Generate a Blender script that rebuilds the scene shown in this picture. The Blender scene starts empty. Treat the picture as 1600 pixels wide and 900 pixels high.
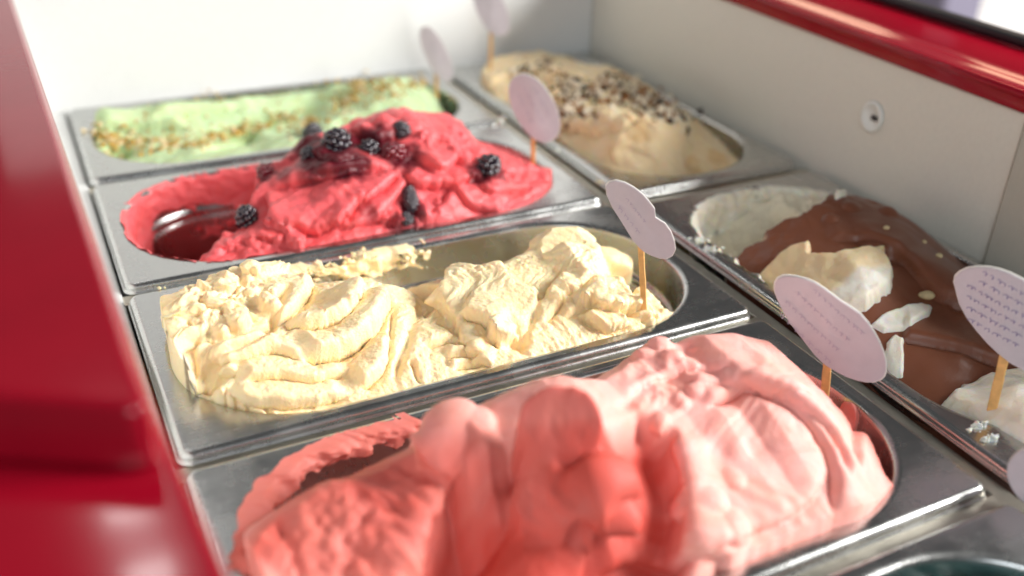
import bpy, bmesh, math, random
import numpy as np
from mathutils import Vector, Matrix

# ------------------------------------------------------------------ camera, light, exposure
C = bpy.context.scene.collection
S = bpy.context.scene
FPX = 1552.238
CAM = np.array([-0.3804706, -0.2190055, 0.3111876])
ROT = np.array([[0.8946553, 0.1975893, -0.4006873],
                [-0.4457630, 0.4545975, -0.7711267],
                [0.0297851, 0.8685042, 0.4947861]])
cam = bpy.data.cameras.new('camera')
cam.sensor_width = 36.0
cam.lens = FPX / 1600 * 36.0
cam.clip_start, cam.clip_end = 0.01, 50
cam.dof.use_dof = True
cam.dof.focus_distance = 0.565
cam.dof.aperture_fstop = 3.2
cam.dof.aperture_blades = 0
co = bpy.data.objects.new('camera', cam)
co.matrix_world = Matrix([list(ROT[i]) + [CAM[i]] for i in range(3)] + [[0, 0, 0, 1]])
C.objects.link(co)
S.camera = co

w = bpy.data.worlds.new("World"); S.world = w
w.use_nodes = True
bg = w.node_tree.nodes['Background']
bg.inputs[0].default_value = (0.97, 0.98, 1.0, 1)
bg.inputs[1].default_value = 0.085

def area(name, loc, target, size, size_y, power, col):
    l = bpy.data.lights.new(name, 'AREA'); l.shape = 'RECTANGLE'
    l.size, l.size_y, l.energy, l.color = size, size_y, power, col
    o = bpy.data.objects.new(name, l); o.location = loc
    o.rotation_euler = (Vector(target) - Vector(loc)).to_track_quat('-Z', 'Y').to_euler()
    C.objects.link(o); return o
area('window_light', (1.62, -0.52, 1.02), (-0.1, 0.3, 0), 0.95, 0.85, 100, (1.0, 0.975, 0.945))
area('sky_fill_light', (-0.95, -1.35, 1.0), (-.1, 0.3, 0), 1.1, 0.9, 13, (0.88, 0.95, 1.0))
area('bulb', (-0.355, 1.42, 1.26), (-0.37, 0, .12), 0.09, 0.09, .40, (1.0, 0.97, 0.95))
area('bulb', (-0.345, 1.38, 1.45), (-0.37, 0, .12), 0.09, 0.07, .40, (1.0, 0.97, 0.95))
area('added_rim_light', (1.75, 1.93, .62), (.24, .4, .116), 0.34, 0.26, .7, (1.0, 0.72, 0.48))  # warm lamps added to put reflections on the red rim
area('added_rim_light', (1.95, 1.45, .66), (.24, .3, .116), 0.2, 0.26, .45, (1.0, 0.66, 0.42))

S.view_settings.view_transform = 'Standard'
S.view_settings.look = 'None'
S.view_settings.exposure = 0.12
S.view_settings.gamma = 1.0
S.cycles.use_denoising = True
S.cycles.max_bounces = 10
S.cycles.sample_clamp_indirect = 6

# ------------------------------------------------------------------ helpers
rng = np.random.default_rng(7)
random.seed(5)

def ray(px):
    return ROT @ np.array([(px[0] - 800) / FPX, -(px[1] - 450) / FPX, -1.0])
def on(px, axis, v):            # point of the place seen at a photo position, on the plane axis = v
    d = ray(px); return CAM + d * ((v - CAM[axis]) / d[axis])
def pz(px, z): return on(px, 2, z)
def py(px, y): return on(px, 1, y)

def tag(o, label=None, cat=None, group=None, kind=None):
    if label: o['label'] = label
    if cat: o['category'] = cat
    if group: o['group'] = group
    if kind: o['kind'] = kind
    return o
def empty(name, loc=(0, 0, 0)):
    o = bpy.data.objects.new(name, None); o.location = loc; o.empty_display_size = .02
    C.objects.link(o); return o
def link(name, me, mat, parent=None, smooth=True):
    if mat and not me.materials: me.materials.append(mat)
    if smooth: me.polygons.foreach_set('use_smooth', np.ones(len(me.polygons), dtype=bool))
    o = bpy.data.objects.new(name, me); C.objects.link(o)
    if parent:
        o.parent = parent
        o.matrix_parent_inverse = Matrix.Translation(-Vector(parent.location))
    return o
def from_bm(bm, name):
    me = bpy.data.meshes.new(name); bmesh.ops.recalc_face_normals(bm, faces=bm.faces); bm.to_mesh(me); bm.free(); return me
def from_py(name, v, f):
    me = bpy.data.meshes.new(name); me.from_pydata([tuple(p) for p in v], [], f); me.update(); return me
def prism(name, poly, z0, z1, mat, parent, bev=0.002, seg=3):
    """upright prism over a plan polygon, edges bevelled"""
    bm = bmesh.new()
    a = [bm.verts.new((p[0], p[1], z0)) for p in poly]; b = [bm.verts.new((p[0], p[1], z1)) for p in poly]
    n = len(poly)
    bm.faces.new(a[::-1]); bm.faces.new(b)
    for i in range(n): bm.faces.new((a[i], a[(i + 1) % n], b[(i + 1) % n], b[i]))
    bmesh.ops.recalc_face_normals(bm, faces=bm.faces)
    if bev: bmesh.ops.bevel(bm, geom=list(bm.edges), offset=bev, segments=seg, affect='EDGES', profile=.5)
    o = link(name, from_bm(bm, name), mat, parent, smooth=True)
    for p in o.data.polygons:   # big faces stay flat, only the rounded edges are smooth
        if len(p.vertices) > 4 or p.area > 4 * (bev + 1e-4) ** 2 * 25 and max(abs(c) for c in p.normal) > .9999: p.use_smooth = False
    return o
def box(name, x0, x1, y0, y1, z0, z1, mat, parent, bev=0.002, seg=2):
    return prism(name, [(x0, y0), (x1, y0), (x1, y1), (x0, y1)], z0, z1, mat, parent, bev, seg)

# ------------------------------------------------------------------ materials
def mat(name):
    m = bpy.data.materials.new(name); m.use_nodes = True
    return m, m.node_tree, m.node_tree.nodes['Principled BSDF']
def N(t, typ, **k):
    n = t.nodes.new(typ)
    for a, b in k.items(): setattr(n, a, b)
    return n
def noise(t, scale, detail=4, rough=.6, vec=None):
    n = N(t, 'ShaderNodeTexNoise'); n.inputs['Scale'].default_value = scale
    n.inputs['Detail'].default_value = detail; n.inputs['Roughness'].default_value = rough
    if vec is None:
        g = N(t, 'ShaderNodeTexCoord'); vec = g.outputs['Object']
    t.links.new(vec, n.inputs['Vector']); return n
def ramp(t, fac, stops):
    r = N(t, 'ShaderNodeValToRGB')
    e = r.color_ramp.elements
    while len(e) < len(stops): e.new(.5)
    for i, (p, c) in enumerate(stops): e[i].position = p; e[i].color = (*c, 1)
    t.links.new(fac, r.inputs[0]); return r
def bump(t, b, h, dist, strength=1.0, prev=None):
    n = N(t, 'ShaderNodeBump'); n.inputs['Distance'].default_value = dist; n.inputs['Strength'].default_value = strength
    t.links.new(h, n.inputs['Height'])
    if prev: t.links.new(prev.outputs[0], n.inputs['Normal'])
    t.links.new(n.outputs[0], b.inputs['Normal']); return n

def plain(name, col, rough=.5, spec=.5, coat=0, nscale=0, namp=.0, bd=0, var=0.0):
    m, t, b = mat(name)
    b.inputs['Base Color'].default_value = (*col, 1); b.inputs['Roughness'].default_value = rough
    b.inputs['Specular IOR Level'].default_value = spec; b.inputs['Coat Weight'].default_value = coat
    b.inputs['Coat Roughness'].default_value = .06
    if nscale:
        n = noise(t, nscale)
        if var:
            c2 = tuple(max(0, c * (1 - var)) for c in col); c1 = tuple(min(1, c * (1 + var * .5)) for c in col)
            r = ramp(t, n.outputs['Fac'], [(.3, c2), (.7, c1)]); t.links.new(r.outputs[0], b.inputs['Base Color'])
        if bd: bump(t, b, n.outputs['Fac'], bd)
    return m
M = {}
def steel(name, col=(.52, .53, .52), r0=.17, r1=.33):
    m, t, b = mat(name)
    b.inputs['Metallic'].default_value = 1; b.inputs['Base Color'].default_value = (*col, 1)
    g = N(t, 'ShaderNodeTexCoord'); mp = N(t, 'ShaderNodeMapping'); mp.inputs['Scale'].default_value = (30, 900, 30)
    t.links.new(g.outputs['Object'], mp.inputs['Vector'])
    n = noise(t, 1.0, 3, .6, mp.outputs[0]); n2 = noise(t, 45, 4, .6)
    mx = N(t, 'ShaderNodeMath', operation='MULTIPLY_ADD'); mx.inputs[1].default_value = .35
    t.links.new(n.outputs['Fac'], mx.inputs[0]); t.links.new(n2.outputs['Fac'], mx.inputs[2])
    mr = N(t, 'ShaderNodeMapRange'); mr.inputs[1].default_value = .4; mr.inputs[2].default_value = .95
    mr.inputs[3].default_value = r0; mr.inputs[4].default_value = r1
    t.links.new(mx.outputs[0], mr.inputs[0]); t.links.new(mr.outputs[0], b.inputs['Roughness'])
    sm = noise(t, 28, 6, .7); sr = N(t, 'ShaderNodeMapRange'); sr.inputs[1].default_value = .50; sr.inputs[2].default_value = .80; sr.inputs[3].default_value = 0; sr.inputs[4].default_value = .09
    t.links.new(sm.outputs['Fac'], sr.inputs[0])
    ad = N(t, 'ShaderNodeMath', operation='ADD'); t.links.new(mr.outputs[0], ad.inputs[0]); t.links.new(sr.outputs[0], ad.inputs[1]); t.links.new(ad.outputs[0], b.inputs['Roughness'])
    mc = N(t, 'ShaderNodeMix', data_type='RGBA'); mc.inputs[6].default_value = (*col, 1); mc.inputs[7].default_value = (.70, .68, .64, 1)
    t.links.new(sr.outputs[0], mc.inputs[0]); t.links.new(mc.outputs[2], b.inputs['Base Color'])
    n3 = noise(t, 14, 2, .5); b1 = bump(t, b, n3.outputs['Fac'], .0008, .35)
    bump(t, b, n.outputs['Fac'], .00004, .25, b1)
    return m
M['steel'] = steel('stainless steel')
M['bar'] = steel('dull steel bar', (.50, .47, .40), .3, .45)
M['white'] = plain('white plastic liner', (.70, .71, .70), .42, .3, 0, 260, 0, .0003, .03)
M['wall_warm'] = plain('bounce tinted white liner', (.72, .695, .62), .42, .3, 0, 260, 0, .0003, .03)  # same white liner, with warm bounce light put into its colour
M['panel'] = plain('beige end panel', (.50, .475, .41), .45, .3, 0, 260, 0, .0003, .03)
M['red'] = plain('glossy red lacquer', (.31, .003, .015), .13, .35, .15, 18, 0, .00002, .08)
M['black'] = plain('black rubber', (.012, .013, .016), .45)
M['fitting'] = plain('white plastic fitting', (.78, .79, .75), .4)
M['wood'] = plain('pale birch stick', (.78, .46, .17), .6, .3, 0, 120, 0, .0002, .25)
M['card'] = plain('lilac card', (.59, .545, .58), .7, .2, 0, 90, 0, .0001, .05)
M['ink'] = plain('violet ink', (.25, .22, .40), .7, .2)
M['ink_pale'] = plain('faded violet ink', (.46, .40, .50), .7, .2)
M['edge'] = plain('cream card edge', (.82, .80, .74), .7, .2)
M['floor'] = plain('pale outer counter', (.86, .84, .82), .5, .3, 0, 3, 0, 0, .04)
M['violet'] = plain('dark violet paint', (.13, .12, .17), .5)

def gelato(name, col, sss, scale, rough=.5, col2=None, grain=.0004, spec=.35, col3=None, gscale=900, coat=0, radius=(1, .5, .22)):
    """ice cream: light scatters inside it; 'mix' blends in a second colour (sauce, cream, chocolate; in the pink one also painted shade)"""
    m, t, b = mat(name)
    b.inputs['Roughness'].default_value = rough; b.inputs['Specular IOR Level'].default_value = spec
    b.inputs['Coat Weight'].default_value = coat; b.inputs['Coat Roughness'].default_value = .15
    b.inputs['Subsurface Weight'].default_value = sss; b.inputs['Subsurface Scale'].default_value = scale
    b.inputs['Subsurface Radius'].default_value = radius
    n = noise(t, 60, 5, .6)
    c1 = tuple(min(1, c * 1.03) for c in col); c0 = tuple(c * k for c, k in zip(col, (.985, .93, .85)))
    r = ramp(t, n.outputs['Fac'], [(.35, c0), (.65, c1)]); out = r.outputs[0]
    if col2:
        a = N(t, 'ShaderNodeAttribute', attribute_name='mix'); mx = N(t, 'ShaderNodeMix', data_type='RGBA')
        t.links.new(a.outputs['Fac'], mx.inputs[0]); t.links.new(out, mx.inputs[6]); mx.inputs[7].default_value = (*col2, 1); out = mx.outputs[2]
        if col2[0] < .3:
            sb = N(t, 'ShaderNodeMath', operation='MULTIPLY_ADD'); sb.inputs[1].default_value = -sss * .9; sb.inputs[2].default_value = sss
            t.links.new(a.outputs['Fac'], sb.inputs[0]); t.links.new(sb.outputs[0], b.inputs['Subsurface Weight'])
    t.links.new(out, b.inputs['Base Color'])
    f = noise(t, gscale, 3, .65); bump(t, b, f.outputs['Fac'], grain, .8)
    return m
M['vanilla'] = gelato('vanilla gelato', (.97, .79, .50), .6, .0025, .5, None, .0008, .4, gscale=600)
M['raspberry'] = gelato('raspberry gelato', (.79, .13, .145), .45, .0035, .42, (.10, .001, .008), .0005, .4, coat=.06, radius=(1, .3, .25))
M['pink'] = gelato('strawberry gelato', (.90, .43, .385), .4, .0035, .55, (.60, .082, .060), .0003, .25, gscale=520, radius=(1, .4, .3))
M['green'] = gelato('pistachio gelato', (.50, .65, .38), .6, .005, .6, (.30, .42, .14), .0004, .3)
M['tan'] = gelato('hazelnut gelato', (.86, .70, .45), .6, .005, .6, (.68, .42, .17), .0004, .3)
M['chocbed'] = gelato('chocolate coating', (.20, .072, .040), .05, .002, .36, (.90, .83, .64), .0002, .4, gscale=500)
M['teal'] = gelato('teal gelato', (.01, .06, .06), .3, .003, .4)
M['cream'] = gelato('white cream', (.88, .86, .78), .6, .005, .45, (.80, .62, .36), .0005, .3)
M['nut'] = plain('pistachio and nut crumb', (.50, .32, .07), .7, .3, 0, 180, 0, 0, .5)
M['nutpale'] = plain('pale nut', (.72, .58, .33), .55, .3, 0, 150, 0, 0, .2)
M['pale_crumb'] = plain('pale cookie crumb', (.84, .74, .56), .6, .3, 0, 150, 0, 0, .15)
M['cookie'] = plain('dark cookie crumb', (.035, .016, .010), .6, .3, 0, 200, 0, 0, .4)
M['brownnut'] = plain('brown praline crumb', (.33, .14, .04), .5, .4, 0, 200, 0, 0, .4)
M['berry'] = plain('blackberry skin', (.012, .004, .012), .12, .7, .6)
M['redberry'] = plain('red berry skin', (.16, .002, .012), .12, .7, .6)

# ------------------------------------------------------------------ the freezer
frz = empty('display_freezer', (0, .3, -.2))
tag(frz, 'white lined ice cream display freezer with glossy red rims holding the steel pans', 'freezer')
WX = .197
box('inner_wall', WX, WX + .03, .1785, .752, -.2, .1005, M['wall_warm'], frz, .001)
box('inner_wall', WX - .003, WX + .03, -.5, .1765, -.2, .1005, M['panel'], frz, .001)
box('inner_wall', -.41, WX - .0005, .722, .752, -.2, .34, M['white'], frz, .001)
box('inner_wall', -.405, -.3755, -.5, .7215, -.2, .105, M['white'], frz, .001)
box('liner_floor', -.375, WX - .004, -.5, .7215, -.215, -.2005, M['white'], frz, 0)
box('support_ledge', -.3748, -.3505, -.5, .7213, -.03, -.0058, M['white'], frz, .002)
box('support_ledge', -.3515, WX - .004, .714, .7213, -.03, -.004, M['white'], frz, .002)
for k in range(5):
    y = -.0025 + .18 * k - .18
    box('cross_bar', -.3515, .001, y - .0055, y + .0055, -.02, -.0062, M['bar'], frz, .0012)
box('cross_bar', .001, .0115, -.4, .712, -.02, -.0075, M['bar'], frz, .0012)
box('cross_bar', .0120, WX - .0035, .3505, .3595, -.02, -.0062, M['bar'], frz, .0012)
box('cross_bar', .0120, WX - .0035, -.0095, -.0005, -.02, -.0062, M['bar'], frz, .0012)
# red rim above the far long side: lower fascia, ridge, flat top, black seal
bm = bmesh.new()
prof = [(.1955, .1010), (.1935, .1022), (.1930, .1045), (.1930, .1100), (.1922, .1112), (.1912, .1125), (.1912, .1142), (.1925, .1156),
        (.1950, .1156), (.1965, .1150), (.2100, .1160), (.2720, .1165), (.2720, .1010)]
ys = np.linspace(-.6, .95, 40)
rows = [[bm.verts.new((x, y, z)) for (x, z) in prof] for y in ys]
for a, b in zip(rows, rows[1:]):
    for i in range(len(prof)):
        j = (i + 1) % len(prof); bm.faces.new((a[i], a[j], b[j], b[i]))
bm.faces.new(rows[0]); bm.faces.new(rows[-1][::-1])
rim = link('rim', from_bm(bm, 'rim'), M['red'], frz)
box('rim', .2722, .300, -.6, .95, .02, .1168, M['red'], frz, .001)
box('seal_strip', .2735, .287, -.6, .95, .1172, .1235, M['black'], frz, .002)
# red rim on the near long side and the thicker lid frame that lies on it
e = [(-.3752, .70), (-.3632, .06), (-.3572, -.03), (-.350, -.14)]
prism('rim', [(-.56, -.14)] + e[::-1] + [(-.56, .70)], .104, .1195, M['red'], frz, .003)
lf = prism('lid_frame', [(-.378, .70), (-.3668, .055), (-.3655, .0315), (-.370, .0300), (-.4033, .0500), (-.45, .075), (-.56, .11), (-.56, .70)], .1200, .1405, M['red'], frz, .003, 5)
for v in lf.data.vertices:      # its end is cut on a slope
    if v.co.y < .12: v.co.y -= .006 * (.1405 - v.co.z) / .0205; v.co.x -= .002 * (.1405 - v.co.z) / .0205 * (v.co.x < -.372)
# round white fitting on the far wall with a keyhole
hp = on((1364, 182), 0, WX)
bm = bmesh.new()
pr = [(.0, -.0002), (.0105, -.0002), (.0112, -.0012), (.0100, -.0024), (.0088, -.0026), (.0074, -.0016), (.0066, .0030), (.0, .0030)]
n = 48; rows = []
for r, d in pr:
    rows.append([bm.verts.new((WX + (d - .0002 if d < 0 else -.0003 - .0002*0), hp[1] + r * math.cos(2 * math.pi * k / n), hp[2] + r * 1.12 * math.sin(2 * math.pi * k / n))) for k in range(n)])
for a, b in zip(rows[1:], rows[2:-1]):
    for k in range(n): bm.faces.new((a[k], a[(k + 1) % n], b[(k + 1) % n], b[k]))
bm.faces.new(rows[-2])
lock = link('lock_fitting', from_bm(bm, 'lock_fitting'), M['fitting'], frz)
prism('keyhole', [(WX - .0016, hp[1] - .0052), (WX - .0006, hp[1] - .0052), (WX - .0006, hp[1] + .0006), (WX - .0016, hp[1] + .0006)], hp[2] - .0024, hp[2] + .0016, M['black'], frz, .0003)

# outside beyond the far rim
box('outer_counter', .3005, 3.2, -1.2, 3.0, -.14, -.10, M['floor'], None, .004)['kind'] = 'structure'
bpy.data.objects['outer_counter'].name = 'floor'
o = box('storage_tin', .93, 1.02, .875, .955, -.0998, .14, M['violet'], None, .01)
tag(o, 'blurred dark violet tin standing outside beyond the red rim', 'tin')

# ------------------------------------------------------------------ steel pans
def rrect(hx, hy, r, n=18):
    out = []
    for cx, cy, a0 in ((hx - r, hy - r, 0), (-hx + r, hy - r, 90), (-hx + r, -hy + r, 180), (hx - r, -hy + r, 270)):
        for k in range(n + 1):
            a = math.radians(a0 + 90 * k / n); out.append((cx + r * math.cos(a), cy + r * math.sin(a)))
    return out
HX, HY = .1740, .0865
OX, OY, OR = .1630, .0772, .070
def pan_mesh():
    bm = bmesh.new(); L = []
    def loop(hx, hy, r, z): L.append([bm.verts.new((x, y, z)) for x, y in rrect(hx, hy, r)])
    loop(HX - .001, HY - .001, .0065, -.0064)
    loop(HX, HY, .0075, -.0060); loop(HX, HY, .0075, -.0053)
    loop(HX - .0006, HY - .0006, .007, -.0049)
    loop(HX - .0010, HY - .0010, .0066, -.0042)
    for k in range(7):
        a = k / 6 * math.pi / 2
        loop(HX - .0012 - .0036 * (1 - math.cos(a)), HY - .0012 - .0036 * (1 - math.cos(a)), .0064 - .003 * (1 - math.cos(a)), -.0038 + .0038 * math.sin(a))
    loop(HX - .0055, HY - .0055, .0034, 0); loop(HX - .0062, HY - .0062, .0034, 0)
    loop(OX + .0009, OY + .0009, OR + .0004, 0)
    loop(OX + .0003, OY + .0003, OR + .0002, 0)
    for k in range(6):
        a = k / 5 * math.pi / 2
        loop(OX - .0028 * math.sin(a), OY - .0028 * math.sin(a), OR - .001 * math.sin(a), -.0001 - .0030 * (1 - math.cos(a)) - (.0008 if k == 5 else 0))
    def wl(i, z): loop(OX - i, OY - i, OR - i * .6, z)
    wl(.0036, -.012); wl(.0046, -.0245); wl(.0050, -.0262); wl(.0066, -.0275); wl(.0074, -.0292); wl(.0070, -.0310); wl(.0078, -.0330); wl(.0092, -.0345); wl(.0098, -.0365)
    wl(.0130, -.075); wl(.0160, -.112); wl(.019, -.118); wl(.026, -.120)
    for a, b in zip(L, L[1:]):
        for k in range(len(a)):
            j = (k + 1) % len(a); bm.faces.new((a[k], a[j], b[j], b[k]))
    bm.faces.new(L[-1])
    bmesh.ops.recalc_face_normals(bm, faces=bm.faces)
    me = bpy.data.meshes.new('gelato_pan'); bm.to_mesh(me); bm.free(); return me
PM = pan_mesh(); PM.materials.append(M['steel'])
def pan(cx, cy, rz, label):
    o = link('gelato_pan', PM, None); o.location = (cx, cy, 0); o.rotation_euler = (0, 0, rz)
    tag(o, label, 'pan', 'stainless steel gelato pans set in the freezer')
    return o
PX = -.1755
pan(PX, .6275, 0, 'steel pan of pale green gelato at the back left, against the white wall')
pan(PX, .4475, 0, 'steel pan of crimson gelato with blackberries, emptied at its left end')
pan(PX, .2675, 0, 'steel pan of pale yellow gelato in the middle, in sharp focus')
pan(PX, .0875, 0, 'blurred steel pan of salmon pink gelato nearest the camera')
pan(PX, -.0925, 0, 'steel pan showing only its grey flange and a teal curve in the bottom right corner')
pan(.1, .5345, math.pi / 2, 'steel pan of tan gelato with dark crumbs in the far back corner')
pan(.1, .1715, math.pi / 2, 'steel pan of chocolate covered gelato beside the right wall')
pan(.1, -.1885, math.pi / 2, 'steel pan just out of view in front of the chocolate pan') if False else None

# ------------------------------------------------------------------ sculpting of gelato as displaced sheets
_T = np.random.default_rng(3).random((512, 512))
def vn(x, y, seed=0):
    x = x + seed * 37.17; y = y + seed * 91.73
    xi = np.floor(x).astype(int); yi = np.floor(y).astype(int)
    fx = x - xi; fy = y - yi
    fx = fx * fx * fx * (fx * (fx * 6 - 15) + 10); fy = fy * fy * fy * (fy * (fy * 6 - 15) + 10)
    a = _T[xi & 511, yi & 511]; b = _T[(xi + 1) & 511, yi & 511]; c = _T[xi & 511, (yi + 1) & 511]; d = _T[(xi + 1) & 511, (yi + 1) & 511]
    return (a + (b - a) * fx) * (1 - fy) + (c + (d - c) * fx) * fy - .5
def fbm(x, y, seed=0, o=4, g=.5):
    s = 0; a = 1
    for k in range(o): s = s + a * vn(x * 2 ** k, y * 2 ** k, seed + k * 5); a *= g
    return s
def sstep(a, b, x):
    t = np.clip((x - a) / (b - a), 0, 1); return t * t * (3 - 2 * t)
def crom(P, n=10):
    P = np.asarray(P, float)
    if len(P) < 3:
        return np.stack([P[0] + (P[1] - P[0]) * t for t in np.linspace(0, 1, n + 1)])
    Q = np.vstack([2 * P[0] - P[1], P, 2 * P[-1] - P[-2]]); out = []
    for i in range(1, len(Q) - 2):
        for t in np.arange(0, 1, 1 / n):
            a, b, c, d = Q[i - 1], Q[i], Q[i + 1], Q[i + 2]
            out.append(.5 * (2 * b + (c - a) * t + (2 * a - 5 * b + 4 * c - d) * t * t + (3 * b - a - 3 * c + d) * t ** 3))
    out.append(P[-1]); return np.array(out)

class Field:
    def __init__(s, cx, cy, hx, hy, res):
        s.cx, s.cy, s.hx, s.hy, s.res = cx, cy, hx, hy, res
        s.nx = int(2 * hx / res) + 1; s.ny = int(2 * hy / res) + 1
        s.x = cx - hx + np.arange(s.nx) * res; s.y = cy - hy + np.arange(s.ny) * res
        s.X, s.Y = np.meshgrid(s.x, s.y, indexing='ij')
        s.H = np.zeros_like(s.X) - .05; s.M = np.zeros_like(s.X); s.DX = np.zeros_like(s.X); s.DY = np.zeros_like(s.X)
    def at(s, x, y):
        i = np.clip((x - s.x[0]) / s.res, 0, s.nx - 1.001); j = np.clip((y - s.y[0]) / s.res, 0, s.ny - 1.001)
        a = int(i); b = int(j); u = i - a; v = j - b; H = s.H
        return (H[a, b] * (1 - u) + H[a + 1, b] * u) * (1 - v) + (H[a, b + 1] * (1 - u) + H[a + 1, b + 1] * u) * v
    def hit(s, px):
        d = ray(px); t0 = (.14 - CAM[2]) / d[2]; t1 = (-.12 - CAM[2]) / d[2]
        for t in np.linspace(t0, t1, 400):
            p = CAM + d * t
            if s.x[0] <= p[0] <= s.x[-1] and s.y[0] <= p[1] <= s.y[-1] and p[2] <= s.at(p[0], p[1]): return p
        return CAM + d * ((0 - CAM[2]) / d[2])
    def path(s, pts, n=8):
        return crom([s.hit(p)[:2] for p in pts], n)
    def win(s, P, r):
        i0 = max(0, int((P[:, 0].min() - r - s.x[0]) / s.res)); i1 = min(s.nx, int((P[:, 0].max() + r - s.x[0]) / s.res) + 2)
        j0 = max(0, int((P[:, 1].min() - r - s.y[0]) / s.res)); j1 = min(s.ny, int((P[:, 1].max() + r - s.y[0]) / s.res) + 2)
        return (slice(i0, max(i1, i0 + 1)), slice(j0, max(j1, j0 + 1)))
    def dist(s, P, r):
        """signed distance to polyline (left positive), run along it 0..1, window"""
        W = s.win(P, r); X = s.X[W]; Y = s.Y[W]
        best = np.full(X.shape, 1e9); sg = np.zeros_like(X); run = np.zeros_like(X); nxx = np.zeros_like(X); nyy = np.zeros_like(X)
        seg = np.linalg.norm(np.diff(P, axis=0), axis=1); cum = np.concatenate([[0], np.cumsum(seg)]); tot = cum[-1] + 1e-9
        for k in range(len(P) - 1):
            a = P[k]; d = P[k + 1] - a; l = seg[k] + 1e-9; d = d / l
            u = (X - a[0]) * d[0] + (Y - a[1]) * d[1]; uc = np.clip(u, 0, l)
            ex = X - a[0] - uc * d[0]; ey = Y - a[1] - uc * d[1]; dd = np.hypot(ex, ey)
            cr = d[0] * (Y - a[1]) - d[1] * (X - a[0])
            m = dd < best
            best[m] = dd[m]; sg[m] = np.sign(cr)[m]; run[m] = ((cum[k] + uc) / tot)[m]; nxx[m] = -d[1]; nyy[m] = d[0]
        return best * sg, best, run, nxx, nyy, W
    def lip(s, pts, up=.004, W=.012, dn=.002, wd=.003, over=.0, ends=.18, rough=.0004, rr=.0013, world=False, flip=False):
        P = crom(pts, 8) if world else s.path(pts)
        if flip: P = P[::-1]
        sd, d, run, nx, ny, w = s.dist(P, max(W * 2.2, .01))
        if rough:
            sd = sd + rough * 2 * fbm(s.X[w] * 200, s.Y[w] * 200, int(P[0, 0] * 7919) % 97, 2)
        e = sstep(0, ends, run) * sstep(0, ends, 1 - run) if ends else np.ones_like(run)
        pos = sd >= 0
        a_ = np.abs(sd)
        hi = up * 1.25 * (1 - np.exp(-a_ / rr)) * np.clip(1 - a_ / (2.0 * W), 0, 1) ** 1.2; lo = -dn * np.exp(-a_ / wd)
        s.H[w] += e * np.where(pos, hi - dn * np.exp(-a_ / (rr * .7)), lo)
        if over:
            k = e * np.where(pos, np.exp(-np.abs(sd) / (over * 1.5)), 0) * over
            s.DX[w] -= k * nx; s.DY[w] -= k * ny
    def groove(s, pts, depth=.003, wd=.0015, ends=.25, world=False):
        P = crom(pts, 8) if world else s.path(pts)
        sd, d, run, nx, ny, w = s.dist(P, wd * 4)
        e = sstep(0, ends, run) * sstep(0, ends, 1 - run)
        s.H[w] -= e * depth * np.exp(-(sd / wd) ** 2)
    def roll(s, pts, r, lift=0, ends=.12, sharp=2.0, grain=.0, tint=None):
        """a rolled strand laid on the surface along the path"""
        P3 = np.array([s.hit(p) for p in pts]); P = crom(P3[:, :2], 8)
        z = np.array([s.at(p[0], p[1]) for p in P]); z = np.convolve(np.pad(z, 3, mode='edge'), np.ones(7) / 7, 'valid')
        sd, d, run, nx, ny, w = s.dist(P, r * 1.3)
        zi = np.interp(run, np.linspace(0, 1, len(z)), z) + lift
        e = (sstep(0, ends, run) * sstep(0, ends, 1 - run)) ** .5
        rr = r * (.4 + .6 * e)
        if grain: d = d + grain * fbm(s.X[w] * 300, s.Y[w] * 300, 3, 3)
        h = zi - r * .25 + np.where(d < rr, rr * np.sqrt(np.clip(1 - (d / rr) ** sharp, 0, 1)), -1)
        m = h > s.H[w]
        s.H[w] = np.where(m, h, s.H[w])
        if tint is not None: s.M[w] = np.where(m, tint, s.M[w])
    def blob(s, x, y, z, r, sq=1.0, tint=None):
        P = np.array([[x, y]]); w = s.win(P, r); d = np.hypot(s.X[w] - x, s.Y[w] - y)
        h = z + sq * np.sqrt(np.clip(r * r - d * d, 0, None)); h = np.where(d < r, h, -1)
        m = h > s.H[w]; s.H[w] = np.where(m, h, s.H[w])
        if tint is not None: s.M[w] = np.where(m, tint, s.M[w])
    def pit(s, px, r, depth, p=2.0, rx=1.0):
        q = s.hit(px) if not isinstance(px, np.ndarray) else px
        w = s.win(q[None, :2], r * max(1, rx) * 2)
        d = np.hypot((s.X[w] - q[0]) / rx, s.Y[w] - q[1]) / r
        s.H[w] -= depth * np.exp(-d ** p)
    def clumps(s, poly_px, n, r0, r1, lift=.3, seed=1):
        g = np.random.default_rng(seed); A = np.array(poly_px, float); lo, hi = A.min(0), A.max(0); c = 0
        while c < n:
            p = lo + (hi - lo) * g.random(2)
            if not inside(p, A): continue
            c += 1; q = s.hit(p); r = r0 + (r1 - r0) * g.random() ** 2
            s.blob(q[0], q[1], s.at(q[0], q[1]) - r * (1 - lift * g.random()), r)
    def mound(s, crest, zf, Yf, zb, Yb, pf=2.0, pb=2.0):
        K = sorted([tuple(py((a, b), Y)) for a, b, Y in crest]); K = np.array(K)
        cy = np.interp(s.X, K[:, 0], K[:, 1]); cz = np.interp(s.X, K[:, 0], K[:, 2])
        zf = np.interp(s.X, [v[0] for v in zf], [v[1] for v in zf]); zb = np.interp(s.X, [v[0] for v in zb], [v[1] for v in zb])
        u = np.clip((cy - s.Y) / (cy - Yf), 0, 1.2); v = np.clip((s.Y - cy) / (Yb - cy), 0, 1.2)
        s.H = np.where(s.Y < cy, zf + (cz - zf) * (1 - u ** pf), cz - .55 * v * (Yb - cy) - (cz - .55 * (Yb - cy) - zb) * v ** pb)
        s.fix()
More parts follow.
